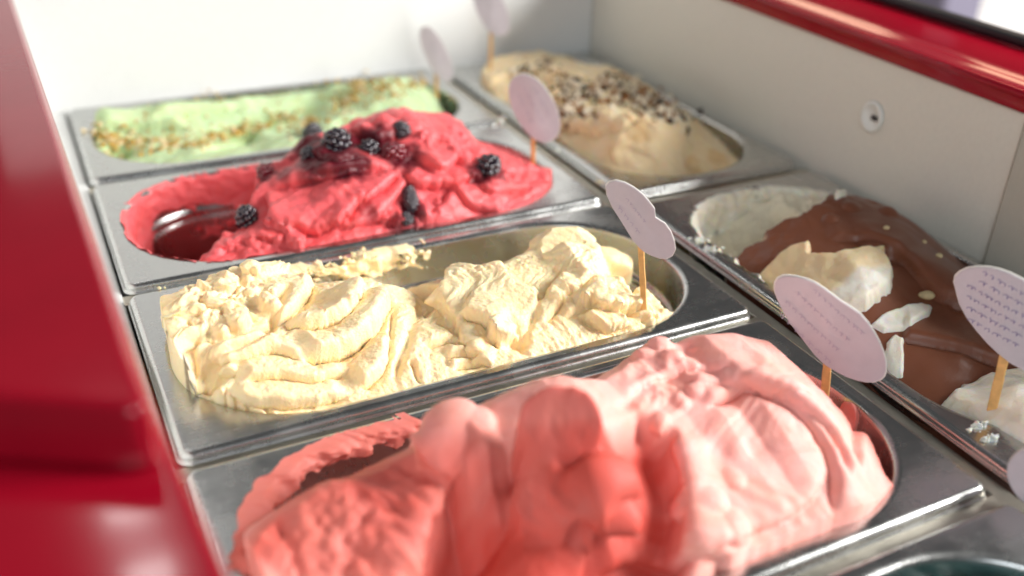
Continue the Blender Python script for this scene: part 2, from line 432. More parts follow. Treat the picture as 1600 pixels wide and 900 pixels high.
    def fix(s):
        """remember the smooth body: later detail is pushed out along its normal, noise follows its surface"""
        B = s.H.copy()
        k = np.ones(9) / 9
        for _ in range(2):
            B = np.apply_along_axis(lambda v: np.convolve(np.pad(v, 4, mode='edge'), k, 'valid'), 0, B)
            B = np.apply_along_axis(lambda v: np.convolve(np.pad(v, 4, mode='edge'), k, 'valid'), 1, B)
        gx, gy = np.gradient(B, s.res); gx = np.clip(gx, -2.5, 2.5); gy = np.clip(gy, -2.5, 2.5)
        l = np.sqrt(1 + gx * gx + gy * gy); s.B = B; s.NX, s.NY, s.NZ = -gx / l, -gy / l, 1 / l
        s.U = s.x[0] + np.cumsum(np.sqrt(1 + gx * gx), 0) * s.res; s.V = s.y[0] + np.cumsum(np.sqrt(1 + gy * gy), 1) * s.res
    def bake(s):
        D = np.clip(s.H - s.B, -.014, .014); s.DX = s.DX + D * s.NX; s.DY = s.DY + D * s.NY
        s.H = s.H - D + D * s.NZ; s.B = s.H.copy(); s.NX = s.NX * 0; s.NY = s.NY * 0; s.NZ = s.NZ * 0 + 1
    def soft(s, n=1):
        for _ in range(n):
            H = np.pad(s.H, 1, mode='edge'); H = (H[:-2] + 2 * H[1:-1] + H[2:]) / 4; s.H = (H[:, :-2] + 2 * H[:, 1:-1] + H[:, 2:]) / 4
    def rough(s, amp, fr, seed=1, o=3, mask=1):
        s.H += amp * mask * fbm(s.U * fr, s.V * fr, seed, o)
    def tps(s, pts):
        P = np.array(pts, float); n = len(P); sc = .1
        def k(r2): return r2 * np.log(r2 + 1e-12)
        A = np.zeros((n + 3, n + 3)); d2 = ((P[:, None, :2] - P[None, :, :2]) ** 2).sum(-1) / sc ** 2
        A[:n, :n] = k(d2) + np.eye(n) * 1e-3; A[:n, n] = 1; A[:n, n + 1:] = P[:, :2] / sc; A[n, :n] = 1; A[n + 1:, :n] = P[:, :2].T / sc
        b = np.zeros(n + 3); b[:n] = P[:, 2]; c = np.linalg.solve(A, b)
        H = c[n] + c[n + 1] * s.X / sc + c[n + 2] * s.Y / sc
        for i in range(n): H = H + c[i] * k(((s.X - P[i, 0]) ** 2 + (s.Y - P[i, 1]) ** 2) / sc ** 2)
        s.H = H; s.fix()
    def streak(s, ang, amp, fl, fx, seed=1, mask=None):
        c, n = math.cos(ang), math.sin(ang); u = s.U * c + s.V * n; v = -s.U * n + s.V * c
        k = fbm(u * fl, v * fx, seed, 3)
        s.H += amp * k * (1 if mask is None else mask)
    def poly_mask(s, px, soft=.004, edge_noise=0):
        """mask of a photo outline as it lies on the present surface"""
        P = np.array([s.hit(p)[:2] for p in px]); P = np.vstack([P, P[:1]])
        sd, d, run, a, b, w = s.dist(P, soft * 2 + .3)
        ins = np.zeros(d.shape, bool); X = s.X[w]; Y = s.Y[w]
        for k in range(len(P) - 1):
            x0, y0 = P[k]; x1, y1 = P[k + 1]
            c = ((y0 > Y) != (y1 > Y)) & (X < (x1 - x0) * (Y - y0) / (y1 - y0 + 1e-12) + x0); ins ^= c
        q = np.where(ins, d, -d)
        if edge_noise: q = q + edge_noise * fbm(X * 200, Y * 200, 4, 3)
        m = np.zeros_like(s.X); m[w] = sstep(-soft, soft, q); return m
    def footprint(s, inset=.0045, over=None):
        hx, hy = (s.hx, s.hy)
    def build(s, name, mat, opening, vertical=False, wall=.0016, extra=None, deep=-.085):
        """clip to the pan's opening, drop a skirt, make the mesh"""
        if hasattr(s, 'B'):
            s.bake()
        a_, b_ = ((OX, OY) if not vertical else (OY, OX))
        px_ = s.X + s.DX - opening[0]; py_ = s.Y + s.DY - opening[1]      # detail may not push through the pan's wall
        gx = np.clip(np.abs(px_) - (a_ - OR), 0, None); gy = np.clip(np.abs(py_) - (b_ - OR), 0, None)
        out = np.clip(np.hypot(gx, gy) - OR + .0006, 0, None); g_ = np.hypot(gx, gy) + 1e-9
        s.DX -= out * gx / g_ * np.sign(px_); s.DY -= out * gy / g_ * np.sign(py_)
        ox, oy = (OX, OY) if not vertical else (OY, OX)
        qx = np.abs(s.X - opening[0]) - (ox - wall - OR * .97); qy = np.abs(s.Y - opening[1]) - (oy - wall - OR * .97)
        r = OR * .97
        d = np.hypot(np.clip(qx, 0, None), np.clip(qy, 0, None)) + np.minimum(np.maximum(qx, qy), 0) - r   # <0 inside
        if extra is not None: d = np.minimum(d, extra)
        H = s.H
        k = sstep(-.0016, .0004, d)
        H = H * (1 - k) + np.minimum(H - .02, deep) * k
        keep = d < s.res * 1.5
        idx = np.full(s.X.shape, -1); idx[keep] = np.arange(keep.sum())
        V = np.stack([(s.X + s.DX)[keep], (s.Y + s.DY)[keep], H[keep]], 1)
        q = keep[:-1, :-1] & keep[1:, :-1] & keep[1:, 1:] & keep[:-1, 1:]
        F = np.stack([idx[:-1, :-1][q], idx[1:, :-1][q], idx[1:, 1:][q], idx[:-1, 1:][q]], 1)
        me = bpy.data.meshes.new(name)
        me.vertices.add(len(V)); me.vertices.foreach_set('co', V.astype(np.float32).ravel())
        me.loops.add(F.size); me.loops.foreach_set('vertex_index', F.astype(np.int32).ravel())
        me.polygons.add(len(F)); me.polygons.foreach_set('loop_start', np.arange(0, F.size, 4, dtype=np.int32))
        me.update(calc_edges=True)
        at = me.attributes.new('mix', 'FLOAT', 'POINT'); at.data.foreach_set('value', np.clip(s.M[keep], 0, 1).astype(np.float32))
        return link(name, me, mat)
def inside(p, A):
    c = False; n = len(A)
    for i in range(n):
        x0, y0 = A[i]; x1, y1 = A[(i + 1) % n]
        if (y0 > p[1]) != (y1 > p[1]) and p[0] < (x1 - x0) * (p[1] - y0) / (y1 - y0) + x0: c = not c
    return c

INS = ([.0012, .0006, -.0001, -.0012, -.0039, -.012, -.0245, -.0292, -.0365, -.075, -.112], [-.0060, -.0012, .0004, .0014, .0028, .0036, .0046, .0074, .0098, .013, .016])
def wall_smear(cx, cy, vertical, t0, t1, ztop, zlow, m, parent, seed, thick=.0012, keep=.0, fr=60, mix=0.0, name='smear', rag=.0):
    """a film of gelato left on the pan's inner wall; t runs round the opening, 0..1 from the right end anticlockwise"""
    zs = np.linspace(ztop, zlow, 44); ts = np.linspace(t0, t1, int((t1 - t0) * 520))
    zz, ii = np.array(INS[0])[::-1], np.array(INS[1])[::-1]
    P = np.zeros((len(ts), len(zs), 3))
    for k, z in enumerate(zs):
        i_ = np.interp(z, zz, ii); R_ = np.array(rrect(OX - i_, OY - i_, OR - i_ * .6, 40)); R_ = np.vstack([R_, R_[:1]])
        L_ = np.concatenate([[0], np.cumsum(np.linalg.norm(np.diff(R_, axis=0), axis=1))]); L_ /= L_[-1]
        P[:, k, 0] = np.interp(ts % 1, L_, R_[:, 0]); P[:, k, 1] = np.interp(ts % 1, L_, R_[:, 1]); P[:, k, 2] = z
    S_ = ts[:, None] * .84 + 0 * zs[None]; Z_ = zs[None] + 0 * ts[:, None]
    nz = fbm(S_ * fr, Z_ * fr * 1.8 + 7, seed, 4); th = thick * (.5 + 1.1 * np.clip(fbm(S_ * 160, Z_ * 160, seed + 3, 3) + .5, 0, 1.2))
    u = (zs[None] - ztop) / (zlow - ztop); e = np.minimum((ts - t0) / (t1 - t0), (t1 - ts) / (t1 - t0))[:, None]
    fld = nz + rag * fbm(S_ * 170, Z_ * 260, seed + 9, 3) + keep + .55 - 1.0 * np.clip(u, 0, 1) ** 1.3 - .5 * np.exp(-e * 14) - .35 * np.exp(-u * 18)
    ed = sstep(0, .10, fld)
    N2 = np.zeros_like(P); N2[..., :2] = -P[..., :2] * [[.35, 1]] ; N2[..., 2] = .012
    N2 /= np.linalg.norm(N2, axis=2, keepdims=True)
    P = P + N2 * ((th * ed - .0004)[..., None])
    if vertical: P = np.stack([-P[..., 1], P[..., 0], P[..., 2]], 2)
    P = P + [cx, cy, 0]
    idx = np.arange(P.shape[0] * P.shape[1]).reshape(P.shape[:2]); q = (fld[:-1, :-1] > -.02) & (fld[1:, 1:] > -.02)
    F = np.stack([idx[:-1, :-1][q], idx[1:, :-1][q], idx[1:, 1:][q], idx[:-1, 1:][q]], 1)
    me = from_py(name, P.reshape(-1, 3), F.tolist())
    at = me.attributes.new('mix', 'FLOAT', 'POINT'); at.data.foreach_set('value', np.full(len(me.vertices), mix, np.float32))
    return link(name, me, m, parent)
f = None
def cut(px, P0, nrm, soft=.0012):
    """a flat spatula cut inside an outline, lying on a given plane"""
    P0 = np.asarray(P0); nrm = np.array(nrm) / np.linalg.norm(nrm); A = []
    for p in px:
        d = ray(p); t = ((P0 - CAM) @ nrm) / (d @ nrm); A.append((CAM + d * t)[:2])
    A = np.vstack([A, A[:1]]); A = crom(A, 5)
    sd, d, run, _, _, w = f.dist(A, .1); X = f.X[w]; Y = f.Y[w]; ins = np.zeros(X.shape, bool)
    for k in range(len(A) - 1):
        x0, y0 = A[k]; x1, y1 = A[k + 1]
        c = ((y0 > Y) != (y1 > Y)) & (X < (x1 - x0) * (Y - y0) / (y1 - y0 + 1e-12) + x0); ins ^= c
    m = sstep(-soft, soft, np.where(ins, d, -d))
    pl = P0[2] - ((X - P0[0]) * nrm[0] + (Y - P0[1]) * nrm[1]) / nrm[2]
    f.H[w] = f.H[w] * (1 - m) + pl * m; f.M[w] = np.maximum(f.M[w], m)
    full = np.zeros_like(f.H); full[w] = m; return full
# ---- pale yellow gelato (sharp focus)
CY3 = .2675
f = Field(PX, CY3, .167, .0795, .00045)
f.mound([(258, 520, .285), (264, 490, .287), (285, 452, .292), (320, 440, .296), (365, 428, .30), (405, 415, .305), (432, 432, .298), (470, 446, .29), (530, 440, .284), (590, 440, .28),
         (640, 455, .275), (668, 469, .27), (682, 440, .265), (728, 418, .265), (790, 412, .268), (835, 392, .272), (862, 356, .276), (908, 358, .276), (922, 384, .272), (955, 392, .266), (975, 440, .252), (1005, 462, .24), (1052, 492, .226)],
        [(-.335, -.012), (-.31, -.010), (-.2, -.005), (-.05, -.004), (-.01, -.008)], .188, [(-.335, .0), (-.2, -.012), (-.17, -.04), (-.1, -.06), (-.01, -.07)], .334, 2.0, 2.0)
for px, r in (((345, 440), .012), ((300, 470), .012), ((400, 425), .010), ((285, 520), .014), ((275, 545), .012), ((330, 470), .010)):
    q = f.hit(px); f.blob(q[0], q[1], q[2] - r * .55, r, 1.0)
f.H -= .020 * np.clip((-.318 - f.X) / .022, 0, 1) ** 2
f.H -= .03 * f.poly_mask([(290, 590), (318, 570), (335, 578), (318, 610), (295, 628), (280, 610)], .010)
f.H -= .02 * f.poly_mask([(945, 420), (1000, 440), (1060, 470), (1100, 440), (1020, 380), (960, 390)], .008)
f.fix()
for px, r in (((404, 420), .008), ((420, 428), .010), ((412, 409), .0055), ((398, 412), .005), ((428, 418), .006), ((368, 424), .008), ((352, 432), .008)):
    q = py(px, .306); f.blob(q[0], q[1], q[2] - r, r)
# big folded leaves
f.lip([(316, 548), (344, 540), (372, 532), (396, 522), (424, 510)], 0.0000, .012, 0.0059, .0025, 0, .1, flip=False)
f.lip([(306, 552), (344, 543), (372, 535), (398, 525), (426, 513)], 0.0065, .011, 0.0034, .002, .0015, .12, .0006, flip=True)
f.lip([(425, 512), (446, 497), (466, 481), (482, 458), (490, 440)], 0.0072, .014, 0.0051, .003, .0012, .12)
f.lip([(440, 505), (460, 515), (486, 523), (514, 519), (542, 502), (560, 476), (566, 452)], 0.0080, .016, 0.0051, .003, .0020, .12)
f.lip([(470, 566), (512, 558), (534, 551), (560, 537), (580, 518), (596, 494), (610, 466)], 0.0109, .017, 0.0085, .004, .0028, .1)
f.lip([(560, 610), (590, 588), (603, 560), (608, 524)], 0.0072, .010, 0.0068, .003, .0016, .15)
f.lip([(330, 563), (360, 561), (390, 557), (420, 552), (446, 556), (470, 570)], 0.0058, .009, 0.0043, .002, .0014, .12)
f.lip([(338, 585), (356, 585), (372, 581)], 0.0043, .006, 0.0051, .002, .001, .2)
f.lip([(372, 600), (404, 597), (440, 592), (480, 598), (520, 590), (548, 576)], 0.0058, .010, 0.0043, .002, .0012, .15)
f.lip([(356, 612), (390, 629), (424, 634), (462, 636), (504, 630), (545, 618)], 0.0065, .009, 0.0051, .0025, .0015, .12)
for g in ([(356, 606), (350, 620), (346, 632)], [(371, 620), (372, 636), (373, 650)], [(388, 630), (390, 642), (394, 654)], [(414, 636), (420, 646), (426, 652)], [(640, 560), (650, 585), (655, 604)], [(618, 480), (612, 510), (612, 545)]):
    f.groove(g, .0035, .0012)
# middle
f.lip([(660, 540), (684, 538), (706, 538), (742, 541)], 0.0043, .009, 0.0043, .002, .001, .2)
f.lip([(690, 556), (712, 561), (732, 561), (756, 555)], 0.0051, .008, 0.0051, .002, .0012, .2)
f.lip([(706, 578), (726, 571), (744, 569), (770, 571)], 0.0051, .007, 0.0051, .0025, .0012, .2)
f.lip([(716, 492), (738, 496), (758, 504), (772, 522), (782, 545)], 0.0072, .012, 0.0076, .003, .0014, .15)
f.lip([(664, 500), (680, 470), (690, 444), (700, 428)], 0.0043, .010, 0.0051, .003, .0, .2, flip=True)
f.pit((799, 512), .0075, .011, 2.4); f.pit((808, 536), .004, .006)
f.lip([(778, 416), (788, 432), (800, 446), (822, 453), (845, 452)], 0.0072, .010, 0.0051, .003, .0016, .15, flip=True)
f.roll([(768, 504), (782, 514), (796, 526), (808, 540)], .0055, .004, .1, 2, .0012)
# right
f.lip([(848, 470), (858, 452), (868, 440), (884, 424)], 0.0065, .009, 0.0051, .003, .001, .15, flip=True)
f.lip([(880, 462), (900, 452), (915, 440), (930, 428)], 0.0043, .007, 0.0051, .002, .001, .2)
f.lip([(905, 468), (924, 474), (948, 482), (976, 487), (1008, 485)], 0.0080, .011, 0.0059, .003, .0018, .12)
f.lip([(880, 498), (898, 490), (918, 480), (935, 478)], 0.0043, .008, 0.0034, .002, .001, .2)
f.lip([(908, 492), (920, 502), (938, 512), (955, 516), (985, 508)], 0.0072, .009, 0.0059, .0028, .0015, .15)
f.lip([(850, 505), (866, 490), (876, 470), (878, 455)], 0.0043, .008, 0.0051, .002, .001, .2)
f.lip([(1000, 505), (1015, 498), (1030, 492)], 0.0043, .008, 0.0051, .002, .001, .2)
q = py((885, 368), .276)
for dx, dy, dz, r in ((-.010, 0, -.010, .014), (.004, -.001, -.010, .0145), (.010, .001, -.012, .011), (-.002, -.004, -.014, .014)): f.blob(q[0] + dx, q[1] + dy, q[2] + dz, r)
q = py((942, 392), .266)
for dx, dy, dz, r in ((0, 0, -.006, .0085), (.004, .001, -.004, .006), (-.006, 0, -.010, .010)): f.blob(q[0] + dx, q[1] + dy, q[2] + dz, r)
f.pit((1000, 430), .008, .012); 
mk = f.poly_mask([(810, 570), (815, 470), (860, 430), (960, 430), (985, 540)], .008)
f.streak(math.radians(75), .0016, 35, 260, 5, mk)
mk = f.poly_mask([(610, 610), (605, 470), (650, 455), (700, 470), (690, 520), (700, 600)], .008)
f.streak(math.radians(68), .0017, 35, 260, 9, mk)
mk = f.poly_mask([(670, 470), (690, 435), (770, 415), (800, 440), (790, 470), (730, 490)], .006)
f.streak(math.radians(70), .0018, 40, 300, 2, mk)
mk = f.poly_mask([(300, 640), (340, 590), (470, 560), (600, 560), (600, 620), (420, 655)], .008)
f.streak(math.radians(10), .0007, 25, 260, 6, mk)
f.groove([(446, 440), (428, 478), (402, 515), (345, 556), (318, 585)], .007, .0022, .15)
f.groove([(668, 472), (642, 515), (628, 560), (614, 606)], .005, .0025, .2)
f.groove([(845, 455), (836, 490), (822, 530), (815, 565)], .004, .002, .2)
f.groove([(990, 440), (985, 462), (1000, 478)], .005, .0025, .2)
# crumbly far left
CR = np.clip(f.poly_mask([(250, 530), (262, 440), (330, 420), (405, 400), (445, 430), (430, 490), (360, 520), (300, 570), (262, 575)], .006) + .5 * f.poly_mask([(830, 470), (880, 430), (960, 385), (1005, 450), (1050, 490), (1000, 470), (900, 470)], .006), 0, 1)
f.clumps([(262, 500), (275, 448), (330, 438), (372, 418), (405, 412), (435, 440), (430, 470), (400, 490), (360, 510), (300, 530)], 170, .0013, .0055, .9, 3)
f.clumps([(258, 520), (285, 520), (315, 560), (290, 575), (262, 560)], 40, .0015, .006, .7, 4)
f.clumps([(680, 440), (728, 420), (790, 412), (840, 395), (840, 420), (760, 430), (690, 455)], 60, .001, .0025, .8, 5)
f.clumps([(880, 440), (960, 440), (1000, 450), (1005, 470), (940, 465)], 50, .001, .0032, .8, 6)
f.clumps([(1005, 480), (1050, 488), (1050, 500), (1010, 505)], 40, .001, .0034, .9, 7)
f.clumps([(800, 560), (850, 500), (1000, 500), (960, 540), (820, 580)], 60, .0008, .002, .6, 8)
f.clumps([(420, 440), (470, 442), (560, 432), (640, 450), (640, 470), (480, 460)], 30, .001, .003, .5, 9)
f.soft(2)
f.H += .0030 * CR * fbm(f.U * 190, f.V * 190, 33, 3)
f.H += .0013 * fbm(f.U * 70, f.V * 70, 2, 3) + .0008 * fbm(f.U * 380, f.V * 380, 8, 3)
f.DX += .0010 * fbm(f.U * 150, f.V * 150, 21, 3); f.DY += .0010 * fbm(f.U * 150, f.V * 150, 31, 3)
f.bake()
cut([(846, 372), (868, 354), (904, 358), (914, 384), (884, 396), (852, 402)], py((880, 376), .266), (-.30, -.62, .72), .0008)
FV = f
g = f.build('gelato', M['vanilla'], (PX, CY3))
tag(g, 'pale yellow gelato in folded ridges, crumbly at its left end, in sharp focus', 'gelato')
wall_smear(PX, CY3, False, .215, .345, .0012, -.020, M['vanilla'], g, 12, .0040, .02, 90, rag=.7)

# ---- salmon pink gelato (nearest)
CY4 = .0875
f = Field(PX, CY4, .167, .0795, .0007)
f.mound([(360, 890, .07), (395, 850, .085), (430, 815, .10), (470, 786, .10), (520, 758, .103), (600, 730, .105), (660, 700, .107), (690, 645, .11), (718, 628, .108), (755, 640, .106), (800, 615, .104), (850, 592, .10), (900, 592, .10), (945, 598, .105),
         (1000, 564, .118), (1030, 532, .124), (1060, 538, .122), (1100, 524, .116), (1150, 520, .112), (1200, 533, .108), (1240, 570, .104), (1275, 604, .10), (1310, 628, .094), (1328, 670, .084), (1340, 722, .072)],
        [(-.335, -.025), (-.25, -.012), (-.15, .004), (-.08, .004), (-.05, -.006), (-.03, -.02), (-.01, -.04)], .010, [(-.335, -.05), (-.25, -.05), (-.14, -.02), (-.08, -.01), (-.04, -.04), (-.01, -.05)], .158, 2.0, 2.4)
f.H -= .045 * sstep(-.047, -.024, f.X)
pz0 = pz((1372, 760), -.022); f.H = np.maximum(f.H, np.where((f.X > -.075), -.022 - 1.2 * np.clip(f.X + .030, 0, 1) - .35 * np.clip(f.Y - .06, 0, 1), -1))
# the big scoops: the middle is carved away, leaving the left heap, a knob at the back and the dome at the right
MA = f.poly_mask([(636, 935), (660, 850), (700, 770), (735, 735), (800, 700), (940, 690), (1002, 655), (1046, 675), (1064, 745), (1072, 840), (1052, 935), (850, 990)], .007)
MB = f.poly_mask([(690, 900), (715, 830), (760, 790), (850, 780), (880, 830), (870, 930), (780, 950)], .014)
MD = f.poly_mask([(655, 900), (675, 820), (705, 770), (745, 770), (760, 830), (740, 930)], .010)
MC = f.poly_mask([(905, 930), (930, 850), (985, 780), (1050, 770), (1060, 880), (1030, 940)], .012)
f.H -= .017 * MA + .016 * MB + .009 * MC + .010 * MD
f.roll([(925, 752), (885, 775), (855, 830), (835, 900), (815, 960)], .021, .004, .03, 2.0)
q = py((870, 632), .094)
f.blob(q[0], q[1], q[2] - .016, .024, 1.15)
f.fix()
f.lip([(640, 925), (660, 850), (695, 780), (730, 742)], .004, .012, .002, .003, .002, .15, .001)
f.lip([(1072, 880), (1074, 830), (1064, 750), (1046, 682)], .003, .010, .001, .003, .001, .15, .0006, flip=True)
f.lip([(800, 715), (850, 728), (905, 728), (960, 700)], .004, .012, .003, .003, .0015, .15, .0006, flip=True)
f.lip([(868, 870), (900, 815), (940, 780), (972, 750)], .004, .010, .004, .003, .002, .15, .0006)
f.lip([(1100, 640), (1160, 606), (1220, 622), (1262, 655), (1292, 700), (1305, 760), (1298, 810)], .0045, .012, .0045, .0030, .002, .12, .0003)
f.lip([(1150, 612), (1215, 614), (1270, 640), (1310, 690), (1325, 745)], .0030, .006, .004, .0025, .0015, .15, .0003)
f.lip([(1070, 602), (1150, 594), (1230, 605), (1290, 635)], .0015, .012, .002, .003, .001, .2)
f.lip([(955, 640), (1010, 604), (1080, 574), (1170, 566)], .002, .014, .002, .004, .001, .2)
f.lip([(1085, 880), (1150, 845), (1240, 806), (1300, 750)], .003, .014, .002, .003, .001, .2)
f.lip([(915, 925), (1000, 885), (1090, 868), (1180, 884)], .004, .012, .003, .003, .001, .2)
f.lip([(1330, 660), (1338, 700), (1345, 740)], .003, .008, .003, .003, .001, .2)
for px, r in (((1012, 552), .0075), ((1033, 536), .0065), ((1052, 552), .006), ((1030, 650), .0055), ((1062, 628), .0075), ((1088, 606), .006), ((745, 650), .009), ((715, 645), .012), ((700, 675), .013), ((1312, 640), .009)):
    q = f.hit(px); f.blob(q[0], q[1], q[2] - r * .62, r)
for px in ((1125, 700), (1120, 782), (1178, 705)): f.pit(px, .006, .0022, 2)
for px in ((1140, 740), (1102, 768), (1135, 802)):
    q = f.hit(px); f.blob(q[0], q[1], q[2] - .0098, .0118)
mk = f.poly_mask([(370, 890), (440, 810), (520, 755), (660, 700), (690, 720), (640, 900), (500, 960)], .012)
f.streak(math.radians(110), .0050, 22, 85, 4, mk); f.H += .0035 * mk * fbm(f.U * 150, f.V * 150, 12, 4)
mk = f.poly_mask([(780, 760), (850, 735), (930, 770), (860, 850), (800, 830)], .006)
f.H += .003 * mk * fbm(f.U * 110, f.V * 110, 14, 4)
mk = f.poly_mask([(985, 560), (1030, 530), (1080, 530), (1100, 590), (1060, 640), (980, 640)], .006)
f.H += .004 * mk * fbm(f.U * 110, f.V * 110, 17, 4)
mk = f.poly_mask([(1080, 900), (1075, 640), (1160, 540), (1250, 590), (1310, 720), (1290, 830)], .01)
f.streak(math.radians(60), .0011, 10, 120, 3, mk)
f.H += .0014 * fbm(f.U * 32, f.V * 32, 5, 3) + .0005 * (1 - MA) * fbm(f.U * 220, f.V * 220, 15, 3)
f.bake()
disc = cut([(806, 665), (812, 624), (845, 595), (885, 590), (925, 605), (946, 645), (940, 692), (905, 714), (845, 710)], py((872, 650), .070), (-.45, -.72, .53))
f.soft(1)
f.H += .0026 * f.poly_mask([(790, 720), (975, 715), (965, 780), (900, 850), (850, 930), (790, 930), (800, 820)], .006) * fbm(f.X * 110, f.Y * 110, 44, 4)
LH = f.poly_mask([(340, 960), (360, 870), (440, 770), (520, 740), (600, 715), (690, 660), (740, 700), (700, 790), (640, 960)], .015)
LG = f.poly_mask([(690, 690), (730, 670), (800, 720), (780, 960), (600, 960), (640, 800)], .012)
f.M = np.clip(np.maximum(np.maximum(.75 * f.M, MA * .95), np.maximum(.8 * LH, .8 * LG)) + .25 * fbm(f.U * 40, f.V * 40, 6, 3) * np.maximum(MA, LH), 0, 1)  # coral is fresh-cut gelato and also paints shade into the scoops
f.M = np.maximum(f.M, .6 * sstep(-.055, -.045, f.X))
f.DX *= 1 - disc; f.DY *= 1 - disc
lit_ring = disc.copy()
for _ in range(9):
    r_ = np.pad(lit_ring, 1, mode='edge'); lit_ring = np.maximum(np.maximum(r_[:-2, 1:-1], r_[2:, 1:-1]), np.maximum(r_[1:-1, :-2], np.maximum(r_[1:-1, 2:], lit_ring)))
lit_ring = np.clip(lit_ring - disc, 0, 1) * sstep(-.004, .004, f.H - py((872, 660), .070)[2])
f.M = f.M * (1 - .85 * lit_ring); f.H += .0016 * lit_ring; f.M = np.maximum(f.M, .62 * disc)  # paler band paints a lit edge around the disc
f.soft(1)
FP = f
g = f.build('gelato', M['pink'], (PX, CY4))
tag(g, 'salmon pink gelato with smooth scoop cuts, heaped high in the nearest pan', 'gelato')
wall_smear(PX, CY4, False, .31, .66, .0014, -.012, M['pink'], g, 3, .0045, .30, 48, .6, rag=.22)

# ---- crimson gelato with berries
CY2 = .4475
f = Field(PX, CY2, .167, .0795, .00075)
f.mound([(190, 395, .44), (240, 375, .44), (300, 352, .44), (340, 335, .445), (380, 300, .45), (405, 275, .455), (450, 245, .46), (480, 215, .462), (510, 205, .46), (545, 195, .468), (590, 176, .475), (630, 168, .475), (665, 178, .472), (700, 182, .468), (718, 190, .463),
         (740, 218, .455), (775, 232, .45), (815, 250, .44), (850, 258, .43), (868, 285, .415)],
        [(-.335, -.008), (-.25, -.008), (-.15, -.006), (-.05, -.006), (-.02, -.014)], .368, [(-.335, -.05), (-.22, -.04), (-.12, -.02), (-.02, -.04)], .522, 2.1, 2.4)
L = f.lip
L([(420, 300), (450, 290), (500, 280), (550, 272), (600, 262)], .006, .014, .003, .003, .002, .15, .001)
L([(405, 345), (440, 355), (490, 362), (530, 350), (555, 325), (570, 300)], .007, .018, .005, .004, .003, .12, .001)
L([(480, 270), (520, 262), (570, 260), (620, 262)], .003, .009, .003, .003, .001, .2)
L([(545, 200), (575, 214), (600, 220), (630, 205), (660, 190)], .005, .016, .004, .004, .002, .12, .001)
L([(625, 270), (650, 290), (690, 292), (730, 285), (760, 270)], .006, .012, .004, .003, .002, .12, .001)
L([(650, 250), (690, 262), (710, 250), (725, 235)], .004, .010, .004, .003, .0015, .15)
L([(640, 238), (660, 255), (680, 270)], .003, .008, .004, .003, .001, .2)
L([(560, 330), (590, 305), (610, 285), (622, 272)], .005, .010, .004, .003, .002, .15)
L([(580, 350), (600, 330), (625, 300), (640, 285)], .004, .009, .004, .003, .002, .15)
L([(520, 365), (560, 355), (600, 345), (640, 345)], .004, .010, .004, .003, .002, .15)
L([(660, 345), (690, 320), (700, 305), (715, 296)], .005, .010, .004, .003, .002, .15, flip=True)
L([(700, 300), (730, 318), (760, 330), (790, 335)], .005, .012, .004, .003, .002, .15)
L([(740, 290), (770, 300), (800, 300), (830, 292)], .004, .010, .003, .003, .0015, .15)
L([(770, 262), (800, 272), (840, 278)], .004, .009, .003, .003, .0015, .2)
L([(330, 355), (350, 330), (375, 312), (395, 292), (405, 275)], .005, .010, .005, .004, .002, .15, flip=True)
L([(300, 385), (330, 365), (355, 345), (380, 335)], .004, .009, .004, .003, .002, .15)
L([(330, 400), (370, 385), (400, 375), (440, 378)], .004, .009, .004, .003, .002, .15)
L([(415, 300), (418, 320), (425, 345)], .004, .007, .005, .003, .001, .2)
L([(480, 240), (520, 245), (560, 240)], .003, .008, .003, .003, .001, .2)
for px, r in (((690, 215), .010), ((705, 200), .007), ((720, 240), .010), ((745, 250), .008), ((665, 205), .011), ((820, 262), .009), ((800, 250), .008), ((845, 275), .010), ((780, 250), .006), ((640, 190), .012), ((600, 190), .012), ((655, 320), .009), ((690, 335), .009)):
    q = f.hit(px); f.blob(q[0], q[1], q[2] - r * .6, r)
f.clumps([(640, 200), (720, 200), (770, 240), (850, 260), (860, 290), (760, 280), (680, 240)], 60, .0015, .006, .6, 3)
f.clumps([(300, 400), (350, 350), (420, 330), (480, 370), (400, 395)], 60, .0015, .006, .6, 4)
f.clumps([(570, 340), (640, 300), (700, 320), (640, 350)], 30, .0015, .006, .6, 5)
f.streak(math.radians(25), .0030, 22, 100, 6); f.H += .0022 * fbm(f.U * 70, f.V * 70, 4, 3) + .0006 * fbm(f.U * 280, f.V * 280, 7, 2)
def stain(px, r, k=1.0):
    q = f.hit(px); d = np.hypot(f.X - q[0], f.Y - q[1]) + .006 * fbm(f.U * 150, f.V * 150, 5, 3)
    f.M = np.maximum(f.M, k * sstep(r, r * .4, d))
for px, r, k in (((505, 240), .026, 1), ((540, 245), .024, 1), ((480, 225), .018, 1), ((590, 230), .021, 1), ((625, 245), .019, 1), ((560, 225), .018, 1), ((640, 330), .012, .9), ((748, 270), .014, .9), ((415, 272), .011, .8), ((450, 268), .010, .7), ((770, 262), .012, .8), ((385, 340), .010, .9), ((640, 315), .010, .9), ((600, 210), .012, .6), ((560, 255), .012, .7), ((620, 345), .010, .7), ((575, 330), .010, .5)): stain(px, r, k)
f.bake()
bnd = f.X - (-.303 + (f.Y - .385) * .80 + .018 * fbm(f.X * 45, f.Y * 45, 4, 3) + .006 * fbm(f.X * 150, f.Y * 150, 14, 3))
low = -.012 - 1.0 * np.clip(f.Y - .374 - .010 * fbm(f.X * 50, f.Y * 50, 6, 3), 0, 1) - 1.5 * np.clip(f.Y - .40 - .35 * np.clip(f.X + .30, -.02, .2), 0, 1) + .005 * fbm(f.X * 120, f.Y * 120, 9, 3)
k = sstep(-.016, .012, bnd)
f.H = np.where(f.H > low, f.H * k + np.minimum(f.H, np.clip(low, -.13, 0)) * (1 - k), f.H)
FR = f
g = f.build('gelato', M['raspberry'], (PX, CY2))
tag(g, 'crimson berry gelato piled in glossy folds with dark berries on it', 'gelato')
